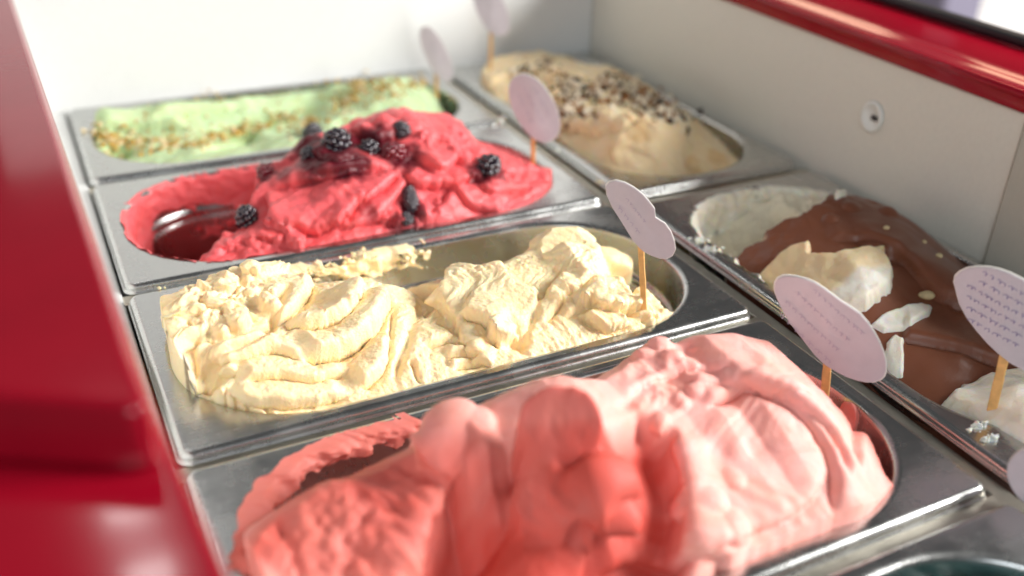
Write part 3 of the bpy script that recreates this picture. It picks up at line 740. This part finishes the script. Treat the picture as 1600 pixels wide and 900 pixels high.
wall_smear(PX, CY2, False, .22, .70, .0004, -.050, M['raspberry'], g, 5, .0020, .10, 30, rag=.3)

# ---- pale green gelato
CY1 = .6275
f = Field(PX, CY1, .167, .0795, .001)
f.tps([*[py(p, y) for p, y in (((150, 170), .672), ((230, 158), .68), ((300, 152), .685), ((380, 142), .69), ((470, 140), .685), ((520, 128), .675), ((580, 122), .672), ((640, 122), .67), ((680, 140), .655), ((700, 165), .63))],
       *[pz(p, z) for p, z in (((150, 190), -.002), ((200, 200), .0), ((300, 205), -.004), ((380, 205), -.014), ((440, 190), -.014), ((500, 160), -.006), ((200, 228), -.006), ((300, 235), -.004), ((400, 228), -.002), ((450, 215), .004), ((520, 190), .008), ((600, 160), .012), ((620, 195), .004), ((680, 180), .0))],
       (-.335, .56, -.02), (-.25, .556, -.008), (-.15, .556, -.004), (-.05, .556, -.008), (-.02, .58, -.02), (-.33, .69, -.01), (-.02, .68, -.03), (-.1, .70, -.01), (-.2, .70, -.006)])
for px, r, k in (((440, 188), .016, .7), ((405, 198), .018, .8), ((370, 207), .016, .7), ((480, 172), .014, .6), ((330, 213), .012, .5), ((188, 226), .010, .7)):
    q = f.hit(px); d = np.hypot((f.X - q[0]) * .6, f.Y - q[1]); f.M = np.maximum(f.M, k * sstep(r, r * .2, d))
f.lip([(300, 232), (360, 215), (420, 198), (470, 180), (520, 160)], .0, .02, .006, .008, 0, .15, .001)
f.lip([(380, 215), (430, 195), (480, 178), (540, 152)], .010, .016, .003, .004, .001, .15, flip=True)
f.lip([(150, 200), (220, 195), (300, 196)], .008, .016, .003, .004, .001, .2)
f.lip([(230, 180), (300, 172), (380, 165)], .007, .016, .003, .004, .001, .2)
f.pit((187, 228), .008, .012)
f.streak(math.radians(15), .002, 18, 80, 6); f.H += .003 * fbm(f.U * 50, f.V * 50, 4, 4)
f.H -= .005
FG = f
g = f.build('gelato', M['green'], (PX, CY1))
tag(g, 'pale green gelato with golden nut crumbs in the back left pan', 'gelato'); GREEN = g

# ---- tan gelato
f = Field(.1, .5345, .0795, .167, .001)
f.tps([*[py(p, y) for p, y in (((742, 108), .665), ((800, 90), .68), ((850, 84), .685), ((905, 98), .665))],
       *[on(p, 0, x) for p, x in (((960, 108), .13), ((1015, 138), .135), ((1075, 178), .135), ((1140, 240), .14))],
       *[pz(p, z) for p, z in (((770, 140), .003), ((820, 170), .004), ((870, 215), .002), ((930, 245), -.002), ((1000, 268), -.004), ((1080, 262), -.004), ((960, 215), .014), ((1040, 215), .016), ((900, 170), .018), ((960, 160), .022), ((850, 120), .016))],
       (.168, .40, -.02), (.168, .50, -.015), (.168, .6, -.012), (.165, .66, -.01), (.1, .376, -.008), (.034, .45, -.004), (.034, .6, -.004)])
f.lip([(850, 215), (900, 205), (960, 205), (1010, 190)], .006, .02, .004, .005, .002, .15, .002)
f.lip([(965, 265), (955, 235), (985, 205), (1040, 190), (1080, 205)], .006, .02, .003, .004, .002, .12, .001, flip=True)
f.lip([(760, 140), (800, 120), (850, 112)], .004, .014, .004, .004, .001, .2)
for px, r in (((980, 195), .012), ((1010, 180), .010), ((940, 150), .014), ((900, 120), .014), ((870, 110), .012)):
    q = f.hit(px); f.blob(q[0], q[1], q[2] - r * .6, r)
m = f.poly_mask([(830, 120), (900, 110), (1000, 140), (1090, 195), (1060, 205), (980, 200), (900, 200), (860, 160)], .008)
f.streak(math.radians(100), .006, 20, 70, 6, .4 + .6 * m); f.H += (.003 + .006 * m) * fbm(f.U * 60, f.V * 60, 4, 4)
for px, r, k in (((1000, 205), .012, .6), ((1080, 264), .012, .5), ((1120, 252), .014, .6), ((880, 160), .012, .5)): stain(px, r, k)
FT = f
g = f.build('gelato', M['tan'], (.1, .5345), vertical=True)
tag(g, 'tan gelato strewn with dark crumbs in the far back corner pan', 'gelato'); TAN = g

# ---- chocolate coated gelato
f = Field(.1, .1715, .0795, .167, .0008)
f.tps([*[on(p, 0, x) for p, x in (((1290, 312), .145), ((1330, 318), .15), ((1375, 322), .15), ((1420, 345), .15), ((1470, 395), .152), ((1530, 440), .155), ((1600, 490), .158))],
       *[pz(p, z) for p, z in (((1250, 400), .012), ((1300, 380), .018), ((1370, 380), .018), ((1340, 440), .016), ((1400, 440), .010), ((1450, 420), .014), ((1500, 450), .010), ((1440, 470), .004), ((1400, 510), .004), ((1500, 510), .002), ((1560, 530), .002), ((1420, 545), .0), ((1500, 560), -.001), ((1450, 600), -.010), ((1520, 600), -.010), ((1560, 640), .0), ((1590, 620), .004))],
       (.17, .05, -.01), (.17, .15, -.006), (.17, .25, -.004), (.04, .05, -.008), (.034, .1, -.016), (.034, .2, -.006), (.034, .24, -.004), (.1, .02, 0), (.15, .02, 0)])
f.bake()
# emptied back end: hollow of bare cream down to the steel
edge = .252 + .010 * fbm(f.U * 60, f.V * 60, 3, 3) - .12 * np.clip(.1 - f.X, 0, .05)
edge = edge + .003 * fbm(f.X * 170, f.Y * 170, 23, 3)
hol = sstep(edge - .001, edge + .0022, f.Y)
f.H += .004 * sstep(.03, .0, edge - f.Y) * (f.Y < edge)
bowl = -.030 + .028 * sstep(.26, .335, f.Y) * sstep(.07, .14, f.X) + .004 * fbm(f.U * 60, f.V * 60, 9, 3)
f.H = f.H * (1 - hol) + bowl * hol
f.M = np.maximum(f.M, sstep(edge - .0012, edge + .0002, f.Y))
f.H = np.where((f.Y > .26) & (f.X > .10) & (f.X < .152), np.maximum(f.H, -.004 - 1.6 * np.clip(.125 - f.X, 0, 1) - .9 * np.clip(f.Y - .325, 0, 1) + .006 * fbm(f.U * 90, f.V * 90, 6, 3)), f.H)
f.pit((1193, 300), .008, .05, 4)
f.pit((1150, 328), .008, .05, 4)
f.lip([(1345, 395), (1400, 400), (1440, 440), (1475, 470), (1530, 478)], .006, .022, .003, .008, .0, .15, 0)
f.lip([(1290, 375), (1350, 372), (1420, 395)], .003, .02, .002, .006, .0, .2, 0)
f.lip([(1410, 530), (1460, 537), (1520, 552), (1570, 572)], .0035, .02, .004, .0025, .0, .06, .0002)
f.lip([(1480, 480), (1520, 482), (1560, 490)], .002, .012, .003, .003, 0, .2, .0003)
for px, r in (((1385, 330), .010), ((1330, 322), .010), ((1300, 340), .008)):
    q = f.hit(px); f.blob(q[0], q[1], q[2] - r * .7, r)
f.H += .0022 * fbm(f.U * 28, f.V * 28, 4, 3) + .0025 * f.M * fbm(f.U * 150, f.V * 150, 6, 3)
FC = f
g = f.build('gelato', M['chocbed'], (.1, .1715), vertical=True)
tag(g, 'chocolate covered gelato with its back end scooped out to bare cream', 'gelato')
wall_smear(.1, .1715, True, -.16, .20, .0004, -.05, M['cream'], g, 8, .0035, .25, 45, .1)

# ---- teal gelato just inside the frame
f = Field(PX, -.0925, .167, .0795, .002)
f.fix()
f.H = -.012 + .006 * fbm(f.U * 40, f.V * 40, 4, 4)
g = f.build('gelato', M['teal'], (PX, -.0925))
tag(g, 'dark teal gelato at the bottom right corner of the photo', 'gelato')

# ------------------------------------------------------------------ toppings
def lump_bm(bm, p, r, seed, sub=1, squash=(1, 1, 1), rough=.3):
    g = random.Random(seed)
    d = bmesh.ops.create_icosphere(bm, subdivisions=sub, radius=1)
    a = Matrix.Rotation(g.random() * 6.3, 3, Vector((g.random() - .5, g.random() - .5, g.random() - .5 + 1e-3)).normalized())
    for v in d['verts']:
        k = r * (1 + rough * (g.random() - .5) * 2) * (1 + .45 * math.sin(v.co.x * 3.1 + seed) * math.sin(v.co.y * 2.7 + seed * 1.7) * math.sin(v.co.z * 3.3 + seed * .6))
        c = Vector((v.co.x * squash[0], v.co.y * squash[1], v.co.z * squash[2])); v.co = (a @ c) * k + Vector(p)
def berry(px, fld, r, m, label, stretch=1.0, tilt=0.0, seed=0, sink=.35):
    q = fld.hit(px); g = random.Random(seed); bm = bmesh.new()
    n = int(30 * stretch)
    for k in range(n):
        z = 1 - 2 * (k + .5) / n; a = k * 2.39996; s = math.sqrt(1 - z * z)
        p = Vector((s * math.cos(a) * r * .72, s * math.sin(a) * r * .72, z * r * .72 * stretch))
        d = bmesh.ops.create_icosphere(bm, subdivisions=2, radius=r * .31 * (.85 + .3 * g.random()))
        bmesh.ops.translate(bm, verts=d['verts'], vec=p)
    d = bmesh.ops.create_icosphere(bm, subdivisions=2, radius=r * .72)
    for v in d['verts']: v.co.z *= stretch
    R = Matrix.Rotation(tilt, 4, 'Y') @ Matrix.Rotation(g.random() * 3 - 1.5, 4, 'X')
    bmesh.ops.transform(bm, matrix=R, verts=bm.verts)
    o = link('blackberry', from_bm(bm, 'blackberry'), m)
    o.location = (q[0], q[1], q[2] + r * (.38 - sink))
    tag(o, label, 'berry', 'berries on the crimson gelato')
for i, (px, r, m, st, ti, lab) in enumerate([
    ((489, 210), .0095, 'berry', 1.15, .6, 'black berry highest at the left end of the berry cluster on crimson gelato'),
    ((526, 222), .0105, 'berry', 1.15, 1.0, 'large black berry in the middle of the dark cluster on crimson gelato'),
    ((483, 243), .0070, 'berry', 1.0, .2, 'small shiny black berry hanging below the left end of the cluster'),
    ((577, 234), .0080, 'berry', 1.0, .5, 'black berry right of the dark cluster, under the big crimson fold'),
    ((614, 240), .0085, 'redberry', 1.3, 1.2, 'dark red juicy berry between crimson folds, left of the tall crimson peak'),
    ((626, 204), .0075, 'berry', 1.3, 1.1, 'black berry tucked behind the top fold of the crimson gelato'),
    ((418, 270), .0085, 'redberry', 1.0, .4, 'dark red berry at the edge of the emptied end of the crimson pan'),
    ((386, 341), .0085, 'berry', 1.2, .1, 'black berry low on the left slope of the crimson gelato'),
    ((641, 312), .0062, 'berry', 2.3, .35, 'long narrow black berry upright on the front slope of the crimson gelato'),
    ((633, 342), .0055, 'berry', 1.3, 1.3, 'small black berry at the front rim below the long narrow one'),
    ((762, 262), .0100, 'berry', 1.3, .5, 'black berry sunk in crimson gelato nearest its tag')]):
    berry(px, FR, r, M[m], lab, st, ti, i + 3)

def crumbs(name, fld, spots, m, label, cat, seed, per=1.0):
    g = random.Random(seed); bm = bmesh.new()
    for (px, spread, n, r0, r1) in spots:
        for k in range(int(n * per)):
            p = (px[0] + g.gauss(0, spread[0]), px[1] + g.gauss(0, spread[1])); q = fld.hit(p)
            r = r0 + (r1 - r0) * g.random() ** 1.5
            lump_bm(bm, (q[0], q[1], q[2] + r * .25), r, g.randint(0, 99999), 1, (1, .6 + .4 * g.random(), .5 + .3 * g.random()), .35)
    o = link(name, from_bm(bm, name), m, smooth=False); tag(o, label, cat, kind='stuff'); return o
nutline = [((150, 215), (8, 6), 14), ((175, 222), (10, 8), 22), ((205, 214), (12, 7), 22), ((235, 225), (14, 6), 26), ((268, 228), (12, 5), 24), ((300, 224), (14, 4), 24), ((335, 216), (14, 3), 22),
           ((370, 206), (14, 3), 20), ((405, 196), (14, 3), 18), ((440, 184), (14, 4), 16), ((480, 190), (16, 7), 22), ((515, 178), (14, 6), 18), ((540, 160), (16, 7), 24), ((580, 148), (18, 7), 30), ((560, 132), (16, 4), 18), ((610, 134), (22, 5), 34), ((640, 130), (14, 4), 18), ((330, 152), (18, 4), 10), ((250, 205), (40, 12), 16), ((470, 205), (20, 4), 12)]
crumbs('nut_crumbs', FG, [(a, (b[0] * 1.1, b[1] * 1.5), n, .0010, .0034) for a, b, n in nutline], M['nut'], 'golden brown chopped nut crumbs in a curving line on pale green gelato', 'nut crumbs', 1)
crumbs('nut_crumbs', FG, [(a, (b[0] * 1.2, b[1] * 1.8), n * .9, .0008, .0030) for a, b, n in nutline], M['nutpale'], 'paler nut crumbs mixed along the same line on pale green gelato', 'nut crumbs', 2)
tanspots = [((885, 135), (10, 8), 16), ((895, 165), (12, 10), 26), ((885, 180), (8, 6), 14), ((930, 145), (14, 8), 18), ((960, 130), (16, 8), 18), ((980, 150), (20, 8), 20), ((1015, 160), (16, 8), 22), ((1035, 175), (14, 8), 26), ((1055, 185), (12, 7), 20), ((935, 185), (14, 8), 16), ((905, 195), (14, 5), 14), ((860, 100), (18, 6), 8), ((1065, 208), (5, 4), 10), ((820, 118), (20, 8), 8)]
crumbs('cookie_crumbs', FT, [(a, b, n * 1.0, .0010, .0042) for a, b, n in tanspots], M['cookie'], 'dark cookie crumbs scattered over the tan gelato', 'cookie crumbs', 3)
crumbs('praline_crumbs', FT, [(a, b, n * 2.0, .0009, .0040) for a, b, n in tanspots], M['brownnut'], 'reddish brown praline crumbs among the dark crumbs on the tan gelato', 'praline crumbs', 4)
crumbs('pale_nut_crumbs', FT, [(a, b, n * 2.2, .001, .0045) for a, b, n in tanspots], M['pale_crumb'], 'pale chopped nut crumbs among the dark crumbs on the tan gelato', 'nut crumbs', 5)

def patch(name, fld, poly, thick, m, soft, label, cat, en=.001, tint=None, dome=.5, fine=.0006, group=None):
    """a piece lying on a gelato: follows its surface, has a thickness that rounds off at its outline"""
    mk = fld.poly_mask(poly, soft, en)
    keep = mk > .02
    ii, jj = np.where(keep); i0, i1, j0, j1 = ii.min() - 1, ii.max() + 2, jj.min() - 1, jj.max() + 2
    i0, j0 = max(i0, 0), max(j0, 0)
    X, Y, H, k = fld.X[i0:i1, j0:j1], fld.Y[i0:i1, j0:j1], fld.H[i0:i1, j0:j1], mk[i0:i1, j0:j1]
    Z = H - .0015 + (thick + .0015) * k ** dome + fine * fbm(X * 250, Y * 250, 3, 3) * k + thick * .6 * fbm(X * 60, Y * 60, 6, 2) * k
    idx = np.arange(X.size).reshape(X.shape)
    q = (k[:-1, :-1] > .01) | (k[1:, 1:] > .01)
    F = np.stack([idx[:-1, :-1][q], idx[1:, :-1][q], idx[1:, 1:][q], idx[:-1, 1:][q]], 1)
    me = from_py(name, np.stack([X.ravel(), Y.ravel(), Z.ravel()], 1), F.tolist())
    at = me.attributes.new('mix', 'FLOAT', 'POINT')
    T = np.zeros(X.shape) if tint is None else tint(X, Y)
    at.data.foreach_set('value', T.ravel().astype(np.float32))
    bm = bmesh.new(); bm.from_mesh(me); bmesh.ops.delete(bm, geom=[v for v in bm.verts if not v.link_faces], context='VERTS'); bm.to_mesh(me); bm.free()
    o = link(name, me, m); tag(o, label, cat, group); return o
qa, qb = FC.hit((1300, 440)), FC.hit((1330, 445))
patch('cream_dollop', FC, [(1188, 436), (1205, 415), (1232, 396), (1262, 388), (1262, 405), (1300, 408), (1345, 396), (1376, 402), (1390, 432), (1388, 456), (1352, 486), (1312, 496), (1262, 480)], .0065, M['cream'], .0022,
      'thick white cream lobe on the chocolate, browned crumbly at its left end', 'cream', .0015, lambda X, Y: .9 * sstep(qb[1] - .002, qb[1] + .006, Y + .003 * fbm(X * 120, Y * 120, 2, 3)))
patch('almond_piece', FC, [(1362, 512), (1376, 498), (1402, 487), (1436, 480), (1454, 483), (1450, 494), (1422, 510), (1380, 522)], .0035, M['cream'], .0013, 'long pale pointed almond piece lying on the chocolate', 'almond', .0003)
patch('cream_dollop', FC, [(1386, 536), (1398, 527), (1409, 533), (1410, 560), (1409, 592), (1394, 588), (1384, 565)], .004, M['cream'], .0013, 'narrow white cream strip at the near edge of the chocolate, behind the pink tag', 'cream', .001)
patch('cream_dollop', FC, [(1474, 636), (1508, 607), (1545, 593), (1600, 588), (1660, 600), (1660, 700), (1600, 690), (1535, 672)], .006, M['cream'], .0025, 'white cream dollop holding the stick of the tag at the right edge', 'cream', .0015)
patch('cream_dollop', FC, [(1282, 304), (1290, 291), (1306, 294), (1322, 306), (1306, 312)], .004, M['cream'], .0012, 'small cream chunk on the cut back edge of the chocolate', 'cream', .001)
def nut(px, fld, r, sq, label, rz=0.0):
    q = fld.hit(px); bm = bmesh.new(); bmesh.ops.create_uvsphere(bm, u_segments=20, v_segments=12, radius=1)
    for v in bm.verts:
        v.co = Vector((v.co.x * r * sq, v.co.y * r, v.co.z * r * .75)) * (1 + .04 * math.sin(v.co.x * 5 + 1))
    o = link('peanut', from_bm(bm, 'peanut'), M['nutpale']); o.location = (q[0], q[1], q[2] + r * .35); o.rotation_euler = (0, 0, rz)
    tag(o, label, 'nut', 'nuts on the chocolate')
nut((1448, 464), FC, .0036, 1.55, 'whole pale peanut lying alone on the chocolate', -.4)
nut((1467, 401), FC, .0022, 1.2, 'small round nut bit on the chocolate nearest the tag at the right edge')
nut((1444, 379), FC, .0016, 1.1, 'tiny nut bit on the chocolate slope between two others')
nut((1385, 357), FC, .0018, 1.3, 'tiny nut bit on the upper chocolate crest')

# loose crumbs on the rims
def loose(px, z, r, n, m, label, spread=1.0, seed=0, up=0.0):
    g = random.Random(seed); q = pz(px, z); bm = bmesh.new()
    for k in range(n if n < 3 else n * 3):
        a = 0 if n == 1 else 1
        p = (q[0] + a * g.gauss(0, r * spread * .9), q[1] + a * g.gauss(0, r * .5 * spread), q[2] + r * .3 + a * abs(g.gauss(0, r * .5)) + up * g.random())
        lump_bm(bm, p, r * (.3 + .9 * g.random() ** 1.5 if n > 1 else 1), g.randint(0, 9999), 1, (1, .5 + .4 * g.random(), .5 + .3 * g.random()), .38)
    o = link('gelato_crumb', from_bm(bm, 'gelato_crumb'), m, smooth=False); tag(o, label, 'crumb', 'gelato crumbs spilled on the pans')
loose((253, 453), 0, .0016, 2, M['vanilla'], 'lone pale crumb on the steel left of the crumbly yellow heap', 1, 1)
loose((497, 424), -.001, .0014, 6, M['vanilla'], 'thin row of yellow crumbs on the rim right of the tall tuft', 4.0, 3)
loose((552, 408), -.0005, .0018, 9, M['vanilla'], 'loose heap of yellow crumbs in the middle of the back rim', 3.2, 4)
loose((640, 410), -.0075, .0026, 7, M['vanilla'], 'lone clot of yellow gelato stuck on the steel back wall of its pan', .8, 6, .004)
loose((568, 398), .0, .0018, 8, M['vanilla'], 'small scatter of crumbs on the rail between the crimson and yellow pans', 3.5, 7)
loose((783, 190), 0, .0026, 3, M['cream'], 'pale crumb on the corner of the green pan', .8, 8)
loose((935, 287), 0, .0024, 2, M['nutpale'], 'tan crumb on the near right corner of the crimson pan', .6, 9)
loose((873, 237), 0, .0020, 2, M['cream'], 'tiny crumb on the seam beside the crimson tag', .6, 10)
loose((1095, 378), -.001, .0022, 7, M['cream'], 'white crumbs on the left rim of the chocolate pan, upper group', 1.6, 11)
loose((1112, 392), -.001, .0020, 7, M['cream'], 'white crumbs on the left rim of the chocolate pan, lower group', 1.8, 12)
loose((1528, 670), -.001, .0022, 6, M['cream'], 'white smear crumbs on the rim below the white cream dollop', 1.6, 13)
loose((1545, 690), -.001, .0026, 5, M['cream'], 'white crumb nearest the front corner of the chocolate pan', 1.0, 14)

# ------------------------------------------------------------------ flavour tags on sticks
def ell(c, h, wd, n=44, p=2.2, notch=None):
    h = np.array(h, float); L = np.hypot(*h); u = h / L; v = np.array([-u[1], u[0]]); out = []
    for k in range(n):
        a = 2 * math.pi * k / n; ca, sa = math.cos(a), math.sin(a)
        out.append(tuple(np.array(c) + u * L * math.copysign(abs(ca) ** (2 / p), ca) + v * wd * math.copysign(abs(sa) ** (2 / p), sa)))
    return out
def tag_thing(base, top_px, bot_px, outline, label, rows=(), ink='ink_pale', yaw=0.0, off=.0012, stick_w=.0036):
    base = np.array(base); nv = CAM - base; nv[2] = 0; nv /= np.linalg.norm(nv)
    c, s = math.cos(yaw), math.sin(yaw); nv = np.array([nv[0] * c - nv[1] * s, nv[0] * s + nv[1] * c, 0])
    sx = np.array([-nv[1], nv[0], 0])
    def pl(px, o=0.0):
        d = ray(px); t = ((base + nv * o - CAM) @ nv) / (d @ nv); return CAM + d * t
    root = empty('flavour_tag', tuple(base)); tag(root, label, 'tag', 'flavour tags on wooden sticks')
    # stick: slightly uneven square rod
    B, T = np.array(base) + np.array([0, 0, -.012]), pl(top_px)
    ax = T - B; bm = bmesh.new(); rows_v = []
    for k in range(9):
        p = B + ax * (k / 8); w_ = stick_w * .5 * (1 + .05 * math.sin(k * 2.1)); h_ = .0011
        rows_v.append([bm.verts.new(p + sx * a * w_ + nv * b * h_) for a, b in ((-1, -.6), (-.8, -1), (.8, -1), (1, -.6), (1, .6), (.8, 1), (-.8, 1), (-1, .6))])
    for a, b in zip(rows_v, rows_v[1:]):
        for k in range(8): bm.faces.new((a[k], a[(k + 1) % 8], b[(k + 1) % 8], b[k]))
    bm.faces.new(rows_v[0]); bm.faces.new(rows_v[-1])
    link('stick', from_bm(bm, 'stick'), M['wood'], root, smooth=False)
    cen = np.mean([pl(p) for p in outline], axis=0)
    def card(name, grow, o0, o1, m):
        bm = bmesh.new(); pts = [pl(p) for p in outline]
        def bend(p):  # the card is faintly curled
            e = ((p - cen) @ sx) ** 2 * 3.0; return p - nv * e
        a = [bm.verts.new(bend(cen + (p - cen) * grow) + nv * o0) for p in pts]; b = [bm.verts.new(bend(cen + (p - cen) * grow) + nv * o1) for p in pts]
        n = len(pts); ca, cb = bm.verts.new(cen + nv * o0), bm.verts.new(cen + nv * o1)
        for k in range(n):
            j = (k + 1) % n; bm.faces.new((a[k], a[j], b[j], b[k])); bm.faces.new((ca, a[k], a[j])); bm.faces.new((cb, b[k], b[j]))
        return link(name, from_bm(bm, name), m, root, smooth=False)
    card('card_backing', 1.025, off + .0001, off + .0006, M['edge']); card('card', 1.0, off + .0009, off + .0014, M['card'])
    # handwriting: small looping strokes in rows, flat ribbons of ink
    g = random.Random(int(outline[0][0])); bm = bmesh.new()
    for (p0, p1, amp) in rows:
        p0, p1 = np.array(p0, float), np.array(p1, float); L = np.hypot(*(p1 - p0)); u = (p1 - p0) / L; v = np.array([-u[1], u[0]])
        x = 0
        while x < L:
            wl = amp * g.uniform(1.6, 4.2); ph = g.random() * 6; n = max(5, int(wl * 1.4)); pts = []
            for k in range(n):
                t = k / (n - 1); a = amp * (.55 * math.sin(t * wl / amp * 3.0 + ph) + .35 * math.sin(t * wl / amp * 5.3 + ph * 2))
                pts.append(p0 + u * (x + t * wl + .25 * amp * math.cos(t * wl / amp * 3 + ph)) + v * a)
            P = [pl(p, 0) for p in pts]
            P = [p - nv * ((p - cen) @ sx) ** 2 * 3.0 + nv * (off + .00155) for p in P]
            hw = .00017
            prev = None
            for k, p in enumerate(P):
                d = P[min(k + 1, n - 1)] - P[max(k - 1, 0)]; d /= (np.linalg.norm(d) + 1e-9); s_ = np.cross(d, nv)
                cur = (bm.verts.new(p + s_ * hw), bm.verts.new(p - s_ * hw))
                if prev: bm.faces.new((prev[0], cur[0], cur[1], prev[1]))
                prev = cur
            x += wl + amp * g.uniform(.8, 1.8)
    if rows: link('handwriting', from_bm(bm, 'handwriting'), M[ink], root, smooth=False)
    else: bm.free()
    return root
def rows_for(c, u, v, n, gap, half, amp):
    c, u, v = map(lambda a: np.array(a, float), (c, u, v)); out = []
    for k in range(n):
        o = (k - (n - 1) / 2) * gap; hl = half * math.sqrt(max(.1, 1 - (2 * o / (n * gap * 1.35)) ** 2))
        j_ = random.uniform(-.12, .12) * half
        out.append((c + v * o - u * (hl + j_), c + v * o + u * (hl * random.uniform(.7, 1) - j_), amp * random.uniform(.8, 1.15)))
    return out
tag_thing(FG.hit((683, 150)), (681, 95), None, ell((682, 84), (20, 42), 17), 'blurred lilac oval tag on a stick in the pale green gelato', rows_for((682, 84), (.45, .9), (-.9, .45), 2, 9, 22, 2.5))
tag_thing(FT.hit((766, 110)), (768, 30), None, ell((768, 14), (19, 40), 22), 'blurred lilac oval tag cut by the top of the photo, in the tan gelato', ())
tag_thing(FR.hit((834, 257)), (833, 180), None, ell((835, 168), (27, 50), 31), 'lilac oval tag on a stick at the right end of the crimson gelato', rows_for((835, 165), (.47, .88), (-.88, .47), 3, 14, 34, 3.5))
vo = [(947, 290), (952, 284), (963, 281), (977, 284), (991, 291), (1004, 301), (1014, 312), (1023, 324), (1024, 337), (1031, 342), (1039, 347), (1048, 360), (1053, 374), (1055, 388), (1050, 398), (1041, 402), (1030, 401), (1017, 396), (1006, 390), (998, 383), (990, 373), (982, 361), (970, 342), (958, 324), (949, 305)]
tag_thing(FV.hit((1011, 484)), (1000, 360), None, vo, 'lilac tag with a torn notch in its edge, sharp, above the yellow gelato', rows_for((990, 335), (.62, .78), (-.78, .62), 2, 18, 30, 3.0))
po = [(1180 + a / 3.81, 400 + b / 3.81) for a, b in ((115, 200), (118, 165), (135, 138), (165, 122), (205, 118), (255, 122), (305, 132), (360, 152), (410, 182), (460, 218), (510, 255), (570, 295), (625, 335), (670, 390), (705, 445), (735, 505), (760, 570), (775, 630), (776, 685), (765, 718), (742, 738), (700, 748), (650, 744), (600, 730), (545, 708), (490, 678), (440, 648), (400, 618), (360, 578), (325, 535), (285, 485), (245, 435), (205, 385), (170, 328), (140, 270), (122, 230))]
tag_thing(FP.hit((1293, 618)), (1296, 530), None, po, 'large lilac tag with faint scattered writing, above the salmon pink gelato', rows_for((1285, 505), (.74, .67), (-.67, .74), 4, 22, 62, 4), stick_w=.0045)
co_ = [(1491, 442), (1493, 432), (1500, 425), (1512, 419), (1528, 416), (1545, 416), (1562, 419), (1580, 425), (1600, 435), (1622, 452), (1638, 472), (1650, 500), (1656, 535), (1652, 565), (1642, 582), (1625, 584), (1602, 577), (1578, 563), (1560, 548), (1545, 534), (1528, 515), (1512, 495), (1500, 474)]
tag_thing(FC.hit((1549, 655)), (1578, 520), None, co_, 'lilac tag with dense violet handwriting, cut by the right edge of the photo', rows_for((1565, 480), (.88, .47), (-.47, .88), 6, 15, 58, 4), ink='ink', stick_w=.0048)
tag_thing(pz((1640, 800), -.004), (1620, 760), None, ell((1622, 745), (34, 38), 40), 'pale blurred tag at the right edge in the lower right corner', ())
